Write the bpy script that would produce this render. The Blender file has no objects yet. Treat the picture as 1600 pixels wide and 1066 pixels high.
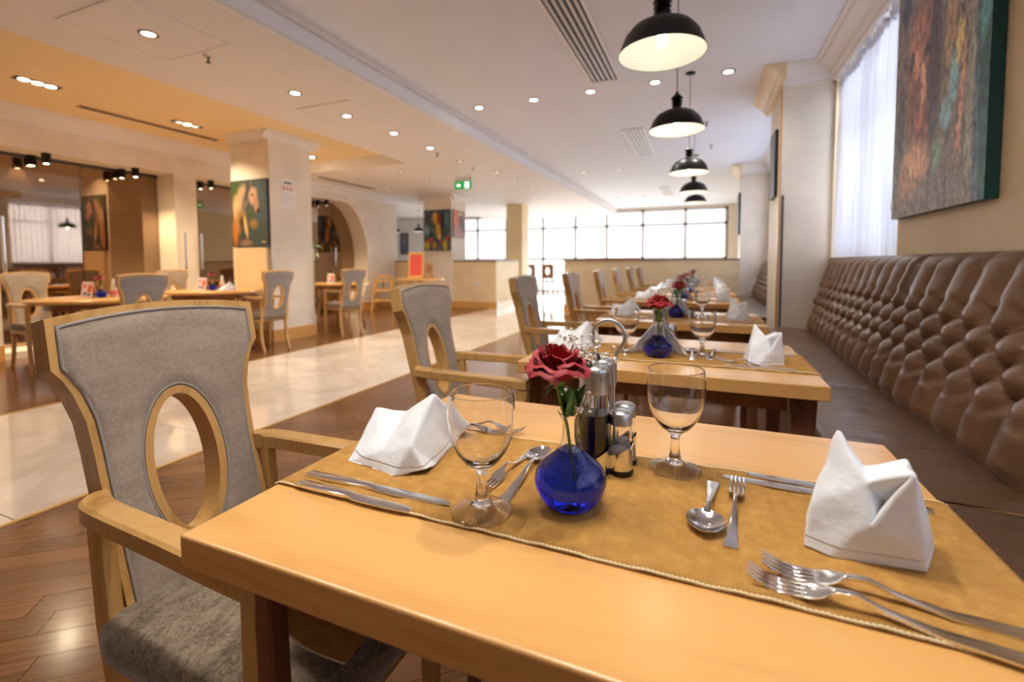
import bpy, bmesh, math, random
from mathutils import Vector, Matrix, noise
random.seed(7)
C = bpy.context.scene.collection
SC = bpy.context.scene
PI = math.pi

# ---------------------------------------------------------------- camera
cam_d = bpy.data.cameras.new('camera')
cam = bpy.data.objects.new('camera', cam_d); C.objects.link(cam)
FPX, CX, CY = 725.06, 801.9, 448.5
yaw, pitch, roll = 0.39261, 0.05196, -0.002936
fw = Vector((-math.sin(yaw)*math.cos(pitch), math.cos(yaw)*math.cos(pitch), -math.sin(pitch)))
rt = Vector((math.cos(yaw), math.sin(yaw), 0)); up = rt.cross(fw)
r2 = rt*math.cos(roll)+up*math.sin(roll); u2 = -rt*math.sin(roll)+up*math.cos(roll)
M = Matrix((r2, u2, -fw)).transposed().to_4x4(); M.translation = Vector((0, 0, 1.085))
cam.matrix_world = M
cam_d.sensor_width = 36; cam_d.lens = FPX/1600*36
cam_d.shift_x = -(CX-800)/1600; cam_d.shift_y = (CY-533)/1600
cam_d.clip_start = .02; cam_d.clip_end = 100
cam_d.dof.use_dof = True; cam_d.dof.focus_distance = .82; cam_d.dof.aperture_fstop = 3.1
SC.camera = cam

# ---------------------------------------------------------------- world, light, exposure
w = bpy.data.worlds.new('world'); SC.world = w; w.use_nodes = True
bg = w.node_tree.nodes['Background']; bg.inputs[0].default_value = (.86, .93, 1, 1); bg.inputs[1].default_value = 1.0
SC.view_settings.view_transform = 'Standard'; SC.view_settings.look = 'None'
SC.view_settings.gamma = 1; SC.view_settings.use_curve_mapping = False
SC.view_settings.exposure = 1.0
SC.cycles.max_bounces = 14; SC.cycles.diffuse_bounces = 5; SC.cycles.glossy_bounces = 4
SC.cycles.transmission_bounces = 14; SC.cycles.transparent_max_bounces = 12
SC.cycles.sample_clamp_indirect = 6

def area(name, loc, rot, sx, sy, e, col):
    d = bpy.data.lights.new(name, 'AREA'); d.shape = 'RECTANGLE'; d.size = sx; d.size_y = sy
    d.energy = e; d.color = col
    o = bpy.data.objects.new(name, d); C.objects.link(o); o.location = loc; o.rotation_euler = rot
    return o
DAY = (.86, .93, 1.0)
area('window_daylight', (1.75, 4.3, 1.95), (0, PI/2, 0), 1.7, 1.6, 30, DAY)          # bay beside the painting
area('window_daylight', (1.75, 7.85, 1.95), (0, PI/2, 0), 1.7, 3.3, 105, DAY)        # second bay
area('window_daylight', (1.75, .2, 1.95), (0, PI/2, 0), 1.7, 2.6, 30, DAY)         # unseen bay beside the camera, added for light
area('window_daylight', (-4, 16.6, 1.5), (-PI/2, 0, 0), 10, 2.7, 400, (.88, .94, 1))  # far glazing

# ---------------------------------------------------------------- materials
def srgb(r, g, b):
    f = lambda c: (c/255/12.92) if c/255 <= .04045 else ((c/255+.055)/1.055)**2.4
    return (f(r), f(g), f(b), 1)
class NT:
    def __init__(s, name):
        s.m = bpy.data.materials.new(name); s.m.use_nodes = True; s.t = s.m.node_tree
        s.b = s.t.nodes['Principled BSDF']; s.out = s.t.nodes['Material Output']
    def n(s, typ, ins=None, **props):
        x = s.t.nodes.new(typ)
        for k, v in props.items(): setattr(x, k, v)
        for k, v in (ins or {}).items():
            if isinstance(v, bpy.types.NodeSocket): s.t.links.new(v, x.inputs[k])
            else: x.inputs[k].default_value = v
        return x
    def l(s, a, b): s.t.links.new(a, b)
    def set(s, **kw):
        for k, v in kw.items():
            k = k.replace('_', ' ')
            if isinstance(v, bpy.types.NodeSocket): s.l(v, s.b.inputs[k])
            else: s.b.inputs[k].default_value = v
    def ramp(s, fac, stops):
        r = s.n('ShaderNodeValToRGB', {'Fac': fac}); e = r.color_ramp.elements
        while len(e) < len(stops): e.new(.5)
        for i, (p, c) in enumerate(stops): e[i].position = p; e[i].color = c
        return r.outputs['Color']
    def mix(s, f, a, b, mode='MIX'):
        x = s.n('ShaderNodeMix', {'Factor': f, 6: a, 7: b}, data_type='RGBA', blend_type=mode)
        return x.outputs[2]
    def obj(s, scale=(1, 1, 1), rot=(0, 0, 0), gen='Object'):
        tc = s.n('ShaderNodeTexCoord')
        return s.n('ShaderNodeMapping', {'Vector': tc.outputs[gen], 'Scale': scale, 'Rotation': rot}).outputs[0]
    def noise(s, v, scale, detail=4, rough=.55, dist=0):
        return s.n('ShaderNodeTexNoise', {'Vector': v, 'Scale': scale, 'Detail': detail, 'Roughness': rough, 'Distortion': dist}).outputs['Fac']
    def bump(s, h, strength, dist=.001):
        s.set(Normal=s.n('ShaderNodeBump', {'Height': h, 'Strength': strength, 'Distance': dist}).outputs[0])
def mul(c, k): return (min(1, c[0]*k), min(1, c[1]*k), min(1, c[2]*k), 1)
MT = {}
def plain(name, col, rough=.5, metal=0, coat=0, var=.06, vs=3, bump=0, bs=300, bd=.0005, emis=None, es=0, spec=None, sheen=0):
    t = NT(name)
    v = t.obj()
    t.set(Base_Color=t.ramp(t.noise(v, vs), [(.3, mul(col, 1-var)), (.7, mul(col, 1+var))]), Roughness=rough, Metallic=metal, Coat_Weight=coat)
    if coat: t.set(Coat_Roughness=.08)
    if bump: t.bump(t.noise(v, bs, 3), bump, bd)
    if emis: t.set(Emission_Color=emis, Emission_Strength=es)
    if spec is not None: t.set(Specular_IOR_Level=spec)
    if sheen: t.set(Sheen_Weight=sheen, Sheen_Roughness=.4)
    MT[name] = t.m; return t.m
def woodm(name, c1, c2, rough, coat, axis='X', gs=1.0, rnd=0.0, coatr=.06):
    t = NT(name)
    sc = {'X': (1.2*gs, 14*gs, 14*gs), 'Y': (14*gs, 1.2*gs, 14*gs), 'Z': (14*gs, 14*gs, 1.2*gs)}[axis]
    tc = t.n('ShaderNodeTexCoord'); oi = t.n('ShaderNodeObjectInfo')
    off = t.n('ShaderNodeVectorMath', {0: tc.outputs['Object'], 1: oi.outputs['Location']}, operation='ADD')
    v = t.n('ShaderNodeMapping', {'Vector': off.outputs[0], 'Scale': sc}).outputs[0]
    f = t.noise(v, 2.2, 6, .6, 1.2)
    col = t.ramp(f, [(.28, c2), (.5, c1), (.75, mul(c1, 1.08))])
    if rnd:
        k = t.n('ShaderNodeMapRange', {'Value': oi.outputs['Random'], 'To Min': 1-rnd, 'To Max': 1+rnd}).outputs[0]
        hsv = t.n('ShaderNodeHueSaturation', {'Color': col, 'Value': k}); col = hsv.outputs[0]
    t.set(Base_Color=col, Roughness=rough, Coat_Weight=coat, Coat_Roughness=coatr)
    t.bump(f, .08, .0006)
    MT[name] = t.m; return t.m
WALL = plain('cream_wall', srgb(238, 228, 212), .55, bump=.05, bs=120)
WALLY = plain('warm_wall', srgb(236, 214, 172), .55, bump=.05, bs=120)
WALLB = plain('beige_wall', srgb(222, 204, 172), .6, bump=.05, bs=120)
CEIL = plain('daylit_ceiling', srgb(236, 240, 249), .7, var=.015)  # blue tint stands for the cool window light on this ceiling
STRIPC = plain('lamplit_strip', srgb(240, 235, 231), .7, var=.015)  # slightly warm white carries the lamp light on the strip
BEAM = plain('daylit_beam_face', srgb(247, 249, 253), .6, var=.01)  # brighter, cooler white puts window daylight into the beam face
TRAY = plain('lamplit_tray', srgb(246, 224, 180), .7, var=.02)  # cream-yellow stands for the warm lighting of the recess
CROWN = plain('moulding_white', srgb(240, 236, 232), .5, var=.02)
TABLE = woodm('maple_tabletop', srgb(230, 175, 104), srgb(216, 156, 86), .24, .5, 'X', .35, coatr=.2)
CHW = woodm('chair_beech', srgb(204, 160, 98), srgb(182, 134, 74), .3, .4, 'Z', .8)
OAKB = woodm('oak_baseboard', srgb(222, 168, 96), srgb(206, 148, 78), .35, .3, 'Y', .5)
DARKW = woodm('brown_leg_wood', srgb(112, 66, 40), srgb(80, 44, 26), .35, .3, 'Z', .8)
MIDW = woodm('brown_pedestal_wood', srgb(150, 98, 52), srgb(118, 72, 36), .35, .3, 'Z', .8)
PLANK = woodm('walnut_plank', srgb(124, 82, 50), srgb(88, 56, 32), .2, .35, 'X', 1.2, rnd=.22, coatr=.12)
BRASS = plain('brass_strip', srgb(214, 170, 96), .3, metal=.6, var=.05)
STEEL = plain('brushed_steel', srgb(198, 198, 202), .34, metal=1, var=.03)
CUTL = plain('polished_steel', srgb(225, 225, 228), .11, metal=1, var=.02)
CHROME = plain('chrome', srgb(235, 235, 238), .05, metal=1, var=.01)
BLACK = plain('black_enamel', srgb(8, 7, 8), .38, coat=.1, var=.2, spec=.3)
BLKP = plain('black_plastic', srgb(20, 20, 22), .4)
SPRIG = plain('dry_sprig', srgb(130, 128, 84), .7)
DGREY = plain('dark_grey', srgb(70, 64, 60), .5)
WHITEE = plain('white_enamel', srgb(246, 244, 232), .35, var=.01)
PAPER = plain('white_paper', srgb(244, 242, 240), .7, var=.02)
STEMG = plain('green_stem', srgb(120, 160, 50), .5, var=.15, vs=60)
SOY = plain('dark_soy', srgb(14, 7, 5), .15)
PINK = plain('pink_print', srgb(236, 130, 140), .6)
REDP = plain('red_menu', srgb(222, 84, 72), .6, var=.08, vs=20)
RED = plain('sign_red', srgb(200, 60, 60), .6)
GREENS = plain('sign_green', srgb(20, 130, 60), .4, emis=srgb(20, 130, 60), es=.6)
WHITES = plain('sign_white', srgb(240, 250, 245), .4, emis=(1, 1, 1, 1), es=.9)
LAMPW = plain('lamp_warm', (1, 1, 1, 1), .4, emis=(1, .86, .62, 1), es=14)
LAMPC = plain('lamp_white', (1, 1, 1, 1), .4, emis=(1, .93, .80, 1), es=14)
BULB = plain('pendant_bulb', (1, 1, 1, 1), .4, emis=(1, .95, .86, 1), es=2.2)
LAMPD = plain('lamp_dim', (.9, .9, .88, 1), .3, emis=(1, .93, .84, 1), es=.6)
FLOWG = plain('flower_white', srgb(248, 244, 232), .6, var=.03)
VENTD = plain('vent_shadow_grey', srgb(140, 138, 138), .5)
VENTM = plain('vent_grey', srgb(205, 198, 194), .45)
MULL = plain('mullion_grey', srgb(226, 226, 228), .5)
POTM = plain('tan_pot', srgb(180, 140, 96), .6)
INNER = plain('inner_room_wall', srgb(196, 160, 112), .7)
CAP = plain('counter_cap', srgb(120, 112, 104), .4)

def fabric(name, c1, c2, weave, rough=.85, sheen=.4, mot=6.0, motc=.12):
    t = NT(name)
    v = t.obj()
    wx = t.n('ShaderNodeTexWave', {'Vector': v, 'Scale': weave, 'Distortion': 1.5, 'Detail': 2, 'Detail Scale': 2}, wave_type='BANDS', bands_direction='Y').outputs['Fac']
    wz = t.n('ShaderNodeTexWave', {'Vector': v, 'Scale': weave, 'Distortion': 1.5, 'Detail': 2, 'Detail Scale': 2}, wave_type='BANDS', bands_direction='Z').outputs['Fac']
    h = t.n('ShaderNodeMath', {0: wx, 1: wz}, operation='ADD').outputs[0]
    n1 = t.noise(v, 160, 4, .7)
    vz = t.n('ShaderNodeMapping', {'Vector': v, 'Scale': (1, .35, 1)}).outputs[0]
    n2 = t.noise(vz, mot, 5, .65)
    f = t.n('ShaderNodeMath', {0: n1, 1: n2}, operation='ADD').outputs[0]
    f = t.n('ShaderNodeMath', {0: f, 1: .5}, operation='MULTIPLY').outputs[0]
    t.set(Base_Color=t.ramp(f, [(.5-motc*1.2, c2), (.5+motc*.8, c1)]), Roughness=rough, Sheen_Weight=sheen, Sheen_Roughness=.35)
    hh = t.n('ShaderNodeMath', {0: h, 1: n1}, operation='ADD').outputs[0]
    t.bump(hh, .35, .0006)
    MT[name] = t.m; return t.m
FAB = fabric('taupe_fabric', srgb(176, 160, 146), srgb(142, 126, 112), 260, mot=14)
FABS = fabric('taupe_velvet_seat', srgb(150, 136, 116), srgb(104, 88, 72), 200, mot=46, motc=.07, sheen=.6)
FABG = fabric('grey_back_fabric', srgb(150, 142, 138), srgb(128, 120, 116), 260, mot=14)
PIPE = plain('grey_piping', srgb(152, 146, 140), .8, bump=.2, bs=600)

def leather(name, col, wr):
    t = NT(name); v = t.obj()
    n = t.noise(v, 5, 4, .6)
    t.set(Base_Color=t.ramp(n, [(.3, mul(col, .82)), (.7, mul(col, 1.15))]), Roughness=.33, Coat_Weight=.4, Coat_Roughness=.22)
    vor = t.n('ShaderNodeTexVoronoi', {'Vector': v, 'Scale': 350}).outputs['Distance']
    w1 = t.noise(t.n('ShaderNodeMapping', {'Vector': v, 'Scale': wr}).outputs[0], 9, 5, .62, .6)
    b1 = t.n('ShaderNodeBump', {'Height': w1, 'Strength': .5, 'Distance': .012}).outputs[0]
    b2 = t.n('ShaderNodeBump', {'Height': vor, 'Strength': .12, 'Distance': .0006, 'Normal': b1}).outputs[0]
    t.set(Normal=b2); MT[name] = t.m; return t.m
LEA = leather('brown_leather', srgb(112, 80, 58), (1, 1, 2.2))
LEAS = leather('brown_leather_seat', srgb(104, 78, 58), (.6, 2.4, 1))

def runner_mat():
    t = NT('mustard_weave'); v = t.obj()
    a = t.n('ShaderNodeTexWave', {'Vector': v, 'Scale': 130, 'Distortion': .4, 'Detail': 1}, wave_type='BANDS', bands_direction='X').outputs['Fac']
    b = t.n('ShaderNodeTexWave', {'Vector': v, 'Scale': 95, 'Distortion': .4, 'Detail': 1}, wave_type='BANDS', bands_direction='Y').outputs['Fac']
    h = t.n('ShaderNodeMath', {0: a, 1: b}, operation='MULTIPLY').outputs[0]
    n = t.n('ShaderNodeMath', {0: t.noise(v, 60, 3), 1: .55}, operation='MULTIPLY').outputs[0]
    hn = t.n('ShaderNodeMath', {0: t.n('ShaderNodeMath', {0: h, 1: .75}, operation='MULTIPLY').outputs[0], 1: n}, operation='ADD').outputs[0]
    t.set(Base_Color=t.ramp(hn, [(.30, srgb(162, 110, 42)), (.62, srgb(212, 160, 76)), (1.0, srgb(236, 196, 120))]), Roughness=.8)
    b1 = t.n('ShaderNodeBump', {'Height': t.noise(t.n('ShaderNodeMapping', {'Vector': v, 'Scale': (1, 3, 1)}).outputs[0], 7, 3), 'Strength': .25, 'Distance': .006}).outputs[0]
    t.set(Normal=t.n('ShaderNodeBump', {'Height': h, 'Strength': .8, 'Distance': .0009, 'Normal': b1}).outputs[0])
    return t.m
RUN = runner_mat()
HEM = plain('runner_hem', srgb(236, 216, 174), .85, bump=.8, bs=500, bd=.001)

def cloth_mat():
    t = NT('white_napkin_cloth'); v = t.obj()
    a = t.n('ShaderNodeTexWave', {'Vector': v, 'Scale': 420, 'Distortion': .5}, wave_type='BANDS', bands_direction='DIAGONAL').outputs['Fac']
    b1 = t.n('ShaderNodeBump', {'Height': t.noise(v, 34, 4), 'Strength': .5, 'Distance': .005}).outputs[0]
    z = t.n('ShaderNodeSeparateXYZ', {0: v}).outputs['Z']     # stitched hem a centimetre above the lower border
    hz = t.n('ShaderNodeMapRange', {'Value': z, 'From Min': .0125, 'From Max': .0140}).outputs[0]
    b1 = t.n('ShaderNodeBump', {'Height': hz, 'Strength': .9, 'Distance': .0016, 'Normal': b1}).outputs[0]
    t.set(Base_Color=t.ramp(t.noise(v, 12), [(.3, srgb(236, 241, 250)), (.7, srgb(246, 250, 255))]), Roughness=.9, Sheen_Weight=.2,
          Normal=t.n('ShaderNodeBump', {'Height': a, 'Strength': .25, 'Distance': .0004, 'Normal': b1}).outputs[0])
    return t.m
NAP = cloth_mat()

def glassm(name, col=(1, 1, 1, 1), ior=1.45, rough=0.0):
    t = NT(name); t.set(Base_Color=col, Transmission_Weight=1.0, Roughness=rough, IOR=ior)
    MT[name] = t.m; return t.m
GLASS = glassm('clear_glass')
def thinglass():
    t = NT('thin_glass'); gl = t.n('ShaderNodeBsdfGlossy', {'Color': (1, 1, 1, 1), 'Roughness': 0.0}); tp = t.n('ShaderNodeBsdfTransparent', {'Color': (.97, .98, .98, 1)})
    f = t.n('ShaderNodeFresnel', {'IOR': 1.62}).outputs[0]
    m = t.n('ShaderNodeMixShader', {0: f, 1: tp.outputs[0], 2: gl.outputs[0]}); t.l(m.outputs[0], t.out.inputs[0]); return t.m
THING = thinglass()
BLUEW = glassm('blue_water', (.002, .022, .88, 1), 1.33)

def rosem():
    t = NT('red_petal'); v = t.obj()
    lw = t.n('ShaderNodeLayerWeight', {'Blend': .12}).outputs['Facing']
    n = t.noise(v, 60, 4)
    c = t.ramp(n, [(.3, srgb(124, 0, 14)), (.7, srgb(186, 6, 30))])
    t.set(Base_Color=t.mix(lw, c, srgb(190, 24, 56)), Roughness=.55, Sheen_Weight=.3, Sheen_Roughness=.4, Subsurface_Weight=.08, Subsurface_Radius=(.004, .001, .001))
    t.bump(n, .2, .001); return t.m
ROSE = rosem()
def leafm():
    t = NT('green_leaf'); v = t.obj(); n = t.noise(v, 70, 4)
    t.set(Base_Color=t.ramp(n, [(.3, srgb(44, 92, 50)), (.7, srgb(104, 148, 84))]), Roughness=.4)
    t.bump(n, .3, .001); return t.m
LEAF = leafm()

def marblem():
    t = NT('cream_marble')
    tc = t.n('ShaderNodeTexCoord'); oi = t.n('ShaderNodeObjectInfo')
    v = t.n('ShaderNodeVectorMath', {0: tc.outputs['Object'], 1: oi.outputs['Location']}, operation='ADD').outputs[0]
    n = t.noise(v, 1.6, 7, .65, 1.5)
    c = t.ramp(n, [(.3, srgb(208, 190, 172)), (.55, srgb(228, 212, 196)), (.75, srgb(238, 226, 212))])
    k = t.n('ShaderNodeMapRange', {'Value': oi.outputs['Random'], 'To Min': .95, 'To Max': 1.04}).outputs[0]
    t.set(Base_Color=t.n('ShaderNodeHueSaturation', {'Color': c, 'Value': k}).outputs[0], Roughness=.07, Coat_Weight=.3, Coat_Roughness=.04)
    return t.m
MARB = marblem()

def sheerm(name, alpha, col, dif):
    t = NT(name)
    tr = t.n('ShaderNodeBsdfTranslucent', {'Color': col}); di = t.n('ShaderNodeBsdfDiffuse', {'Color': col}); tp = t.n('ShaderNodeBsdfTransparent')
    a = t.n('ShaderNodeMixShader', {0: dif, 1: tr.outputs[0], 2: di.outputs[0]})
    lw = t.n('ShaderNodeLayerWeight', {'Blend': .5}).outputs['Facing']   # cloth seen edge-on has more threads in the way
    f = t.n('ShaderNodeMapRange', {'Value': lw, 'From Min': .1, 'From Max': .8, 'To Min': alpha, 'To Max': alpha*.15}).outputs[0]
    b = t.n('ShaderNodeMixShader', {0: f, 1: a.outputs[0], 2: tp.outputs[0]})
    t.l(b.outputs[0], t.out.inputs[0]); return t.m
SHEER = sheerm('sheer_curtain', .09, (.66, .67, .76, 1), .72)
BLIND = sheerm('roller_blind', .12, (.97, .98, 1, 1), .72)

def tintglass():
    t = NT('bronze_glass')
    gl = t.n('ShaderNodeBsdfGlossy', {'Color': (.72, .56, .42, 1), 'Roughness': .03})
    tp = t.n('ShaderNodeBsdfTransparent', {'Color': (.62, .46, .30, 1)})
    wv = t.noise(t.obj(), 1.2, 1)
    f = t.n('ShaderNodeMapRange', {'Value': wv, 'To Min': .54, 'To Max': .62}).outputs[0]
    m = t.n('ShaderNodeMixShader', {0: f, 1: gl.outputs[0], 2: tp.outputs[0]})
    t.l(m.outputs[0], t.out.inputs[0]); return t.m
BRONZE = tintglass()
def clearpane():
    t = NT('window_pane')
    gl = t.n('ShaderNodeBsdfGlossy', {'Color': (1, 1, 1, 1), 'Roughness': .02}); tp = t.n('ShaderNodeBsdfTransparent')
    f = t.n('ShaderNodeMapRange', {'Value': t.noise(t.obj(), 1, 1), 'To Min': .90, 'To Max': .94}).outputs[0]
    m = t.n('ShaderNodeMixShader', {0: f, 1: gl.outputs[0], 2: tp.outputs[0]}); t.l(m.outputs[0], t.out.inputs[0]); return t.m
PANE = clearpane()

def paintingm(name, base, blobs, warp=.06, wscale=4, streak=(1, 1, 1), bump=.4, grain=.12, gsc=30, gain=1.0):
    """a painted canvas: soft elliptical patches of pigment laid over one another in UV space"""
    t = NT(name); tc = t.n('ShaderNodeTexCoord')
    sv = t.n('ShaderNodeMapping', {'Vector': tc.outputs['UV'], 'Scale': streak}).outputs[0]
    nz = t.n('ShaderNodeTexNoise', {'Vector': sv, 'Scale': wscale, 'Detail': 5, 'Roughness': .6}).outputs['Color']
    nz = t.n('ShaderNodeVectorMath', {0: nz, 1: (.5, .5, .5)}, operation='SUBTRACT').outputs[0]
    nz = t.n('ShaderNodeVectorMath', {0: nz, 'Scale': warp*2}, operation='SCALE').outputs[0]
    uv = t.n('ShaderNodeVectorMath', {0: tc.outputs['UV'], 1: nz}, operation='ADD').outputs[0]
    col = t.ramp(t.noise(sv, wscale*1.5, 6, .7), base)
    for (x, y, rx, ry, ang, c, soft) in blobs:
        a = math.radians(ang)
        mp = t.n('ShaderNodeMapping', {'Vector': uv, 'Location': (x, y, 0), 'Rotation': (0, 0, a), 'Scale': (rx, ry, 1)}, vector_type='TEXTURE').outputs[0]
        mp = t.n('ShaderNodeVectorMath', {0: mp, 1: (1, 1, 0)}, operation='MULTIPLY').outputs[0]
        ln = t.n('ShaderNodeVectorMath', {0: mp}, operation='LENGTH').outputs['Value']
        f = t.n('ShaderNodeMapRange', {'Value': ln, 'From Min': 1-soft, 'From Max': 1+soft*.3, 'To Min': 1, 'To Max': 0}).outputs[0]
        col = t.mix(f, col, srgb(*c))
    g = t.noise(sv, gsc, 6, .75)
    col = t.mix(grain, col, t.ramp(g, [(.35, (.1, .1, .1, 1)), (.65, (.95, .95, .95, 1))]), 'OVERLAY')
    if gain != 1: col = t.n('ShaderNodeHueSaturation', {'Color': col, 'Value': gain, 'Saturation': .72}).outputs[0]
    t.set(Base_Color=col, Roughness=.45)
    t.bump(g, bump, .004); return t.m

# ---------------------------------------------------------------- mesh helpers
def link(name, me, mat, parent=None, loc=None, rot=None):
    o = bpy.data.objects.new(name, me); C.objects.link(o)
    if mat is not None and not me.materials: me.materials.append(mat)
    if parent is not None: o.parent = parent
    if loc is not None: o.location = loc
    if rot is not None: o.rotation_euler = rot
    return o
def fin(bm, name, smooth=False, ang=None):
    me = bpy.data.meshes.new(name); bmesh.ops.recalc_face_normals(bm, faces=bm.faces[:])
    bm.to_mesh(me); bm.free()
    if smooth:
        for p in me.polygons: p.use_smooth = True
        if ang is not None: me.set_sharp_from_angle(angle=math.radians(ang))
    return me
def add_box(bm, x0, x1, y0, y1, z0, z1):
    v = [bm.verts.new(p) for p in ((x0,y0,z0),(x1,y0,z0),(x1,y1,z0),(x0,y1,z0),(x0,y0,z1),(x1,y0,z1),(x1,y1,z1),(x0,y1,z1))]
    for f in ((0,3,2,1),(4,5,6,7),(0,1,5,4),(1,2,6,5),(2,3,7,6),(3,0,4,7)): bm.faces.new([v[i] for i in f])
    return v
def boxm(name, *b, bev=0, seg=2):
    bm = bmesh.new(); add_box(bm, *b)
    if bev: bmesh.ops.bevel(bm, geom=bm.edges[:], offset=bev, segments=seg, affect='EDGES', profile=.5)
    return fin(bm, name)
def box(name, b, mat, parent=None, bev=0, **k):
    return link(name, boxm(name, *b, bev=bev), mat, parent, **k)
def add_lathe(bm, prof, n=32, cx=0, cy=0, cz=0, close=False):
    rings = []
    for r, z in prof:
        if r < 1e-5: rings.append([bm.verts.new((cx, cy, cz+z))])
        else: rings.append([bm.verts.new((cx+r*math.cos(2*PI*i/n), cy+r*math.sin(2*PI*i/n), cz+z)) for i in range(n)])
    if close: rings.append(rings[0])
    for a, b in zip(rings, rings[1:]):
        for i in range(n):
            j = (i+1) % n
            if len(a) == 1 and len(b) == 1: continue
            if len(a) == 1: bm.faces.new((a[0], b[i], b[j]))
            elif len(b) == 1: bm.faces.new((a[i], a[j], b[0]))
            else: bm.faces.new((a[i], a[j], b[j], b[i]))
def support(prof, d=.0005):
    out = [prof[0]]
    for a, b, c in zip(prof, prof[1:], prof[2:]):
        v1 = Vector((b[0]-a[0], b[1]-a[1])); v2 = Vector((c[0]-b[0], c[1]-b[1]))
        if v1.length > 0 and v2.length > 0 and v1.angle(v2) > .6:
            if v1.length > 2.5*d: q = Vector(b)-v1.normalized()*d; out.append(tuple(q))
            out.append(b)
            if v2.length > 2.5*d: q = Vector(b)+v2.normalized()*d; out.append(tuple(q))
        else: out.append(b)
    return out+[prof[-1]]
def lathe(name, prof, mat, parent=None, n=32, loc=None, ang=50, close=False, rot=None):
    if mat in (GLASS, BLUEW): prof = support(prof); ang = 180
    bm = bmesh.new(); add_lathe(bm, prof, n, close=close)
    return link(name, fin(bm, name, True, ang), mat, parent, loc, rot)
def add_tube(bm, pts, r, n=8, caps=True):
    pts = [Vector(p) for p in pts]; rings = []
    rr = r if isinstance(r, (list, tuple)) else [r]*len(pts)
    ref = None
    for i, p in enumerate(pts):
        d = (pts[min(i+1, len(pts)-1)]-pts[max(i-1, 0)]).normalized()
        if ref is None: ref = Vector((0, 0, 1)) if abs(d.z) < .9 else Vector((1, 0, 0))
        a = d.cross(ref).normalized(); b = a.cross(d).normalized(); ref = b
        rings.append([bm.verts.new(p+(a*math.cos(2*PI*k/n)+b*math.sin(2*PI*k/n))*rr[i]) for k in range(n)])
    for a, b in zip(rings, rings[1:]):
        for i in range(n): bm.faces.new((a[i], a[(i+1) % n], b[(i+1) % n], b[i]))
    if caps: bm.faces.new(rings[0]); bm.faces.new(rings[-1][::-1])
def tube(name, pts, r, mat, parent=None, n=8, **k):
    bm = bmesh.new(); add_tube(bm, pts, r, n); return link(name, fin(bm, name, True, 60), mat, parent, **k)
def add_loft(bm, secs, caps=True):
    """secs: list of rings of Vectors, same length"""
    rings = [[bm.verts.new(p) for p in s] for s in secs]
    n = len(rings[0])
    for a, b in zip(rings, rings[1:]):
        for i in range(n): bm.faces.new((a[i], a[(i+1) % n], b[(i+1) % n], b[i]))
    if caps: bm.faces.new(rings[0][::-1]); bm.faces.new(rings[-1])
def rsec(c, ax, ay, hw, hh, k=.35):
    """rounded rectangle section, centre c, half sizes along unit axes ax, ay"""
    out = []
    for sx, sy in ((1, 1), (-1, 1), (-1, -1), (1, -1)):
        cs = [(1, 1-k), (1-k, 1)] if sx*sy > 0 else [(1-k, 1), (1, 1-k)]
        for px_, py_ in cs: out.append(c+ax*(hw*px_*sx)+ay*(hh*py_*sy))
    return out
def spline(P, k):
    out = []; n = len(P)
    for i in range(n-1):
        p0, p1, p2, p3 = P[max(i-1, 0)], P[i], P[i+1], P[min(i+2, n-1)]
        for j in range(k):
            t = j/k
            out.append(tuple(.5*(2*b+(c-a)*t+(2*a-5*b+4*c-d)*t*t+(3*b-a-3*c+d)*t**3) for a, b, c, d in zip(p0, p1, p2, p3)))
    return out+[P[-1]]
def bar(name, path, widths, heights, mat, parent, side=None, k=.35, **kk):
    """bar of rounded rectangular section swept along path"""
    bm = bmesh.new(); P = [Vector(p) for p in path]; secs = []
    for i, p in enumerate(P):
        d = (P[min(i+1, len(P)-1)]-P[max(i-1, 0)]).normalized()
        s = Vector(side) if side else Vector((0, 0, 1)).cross(d)
        a = (s - d*s.dot(d)).normalized(); b = d.cross(a).normalized()
        wi = widths[i] if isinstance(widths, (list, tuple)) else widths
        hi = heights[i] if isinstance(heights, (list, tuple)) else heights
        secs.append(rsec(p, a, b, wi/2, hi/2, k))
    add_loft(bm, secs); return link(name, fin(bm, name, True, 35), mat, parent, **kk)
def extr(name, poly, axis, a, b, mat, parent=None, bev=0, **k):
    """extrude a 2D polygon between a and b along an axis (poly in the other two coords)"""
    bm = bmesh.new(); mp = {'x': lambda p, t: (t, p[0], p[1]), 'y': lambda p, t: (p[0], t, p[1]), 'z': lambda p, t: (p[0], p[1], t)}[axis]
    A = [bm.verts.new(mp(p, a)) for p in poly]; B = [bm.verts.new(mp(p, b)) for p in poly]
    bm.faces.new(A); bm.faces.new(B[::-1]); n = len(poly)
    for i in range(n): bm.faces.new((A[i], A[(i+1) % n], B[(i+1) % n], B[i]))
    if bev: bmesh.ops.bevel(bm, geom=[e for e in bm.edges], offset=bev, segments=2, affect='EDGES')
    return link(name, fin(bm, name), mat, parent, **k)
def thing(name, label, cat, loc=(0, 0, 0), rz=0, group=None):
    o = bpy.data.objects.new(name, None); C.objects.link(o); o.empty_display_size = .05
    o.location = loc; o.rotation_euler = (0, 0, rz); o['label'] = label; o['category'] = cat
    if group: o['group'] = group
    return o
def tag(o, label, cat, group=None):
    o['label'] = label; o['category'] = cat
    if group: o['group'] = group
    return o
def struct(o): o['kind'] = 'structure'; return o
KIDS = {}
def kids(o):
    return [c for c in bpy.data.objects if c.parent == o] if o.name not in KIDS else KIDS[o.name]
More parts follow.
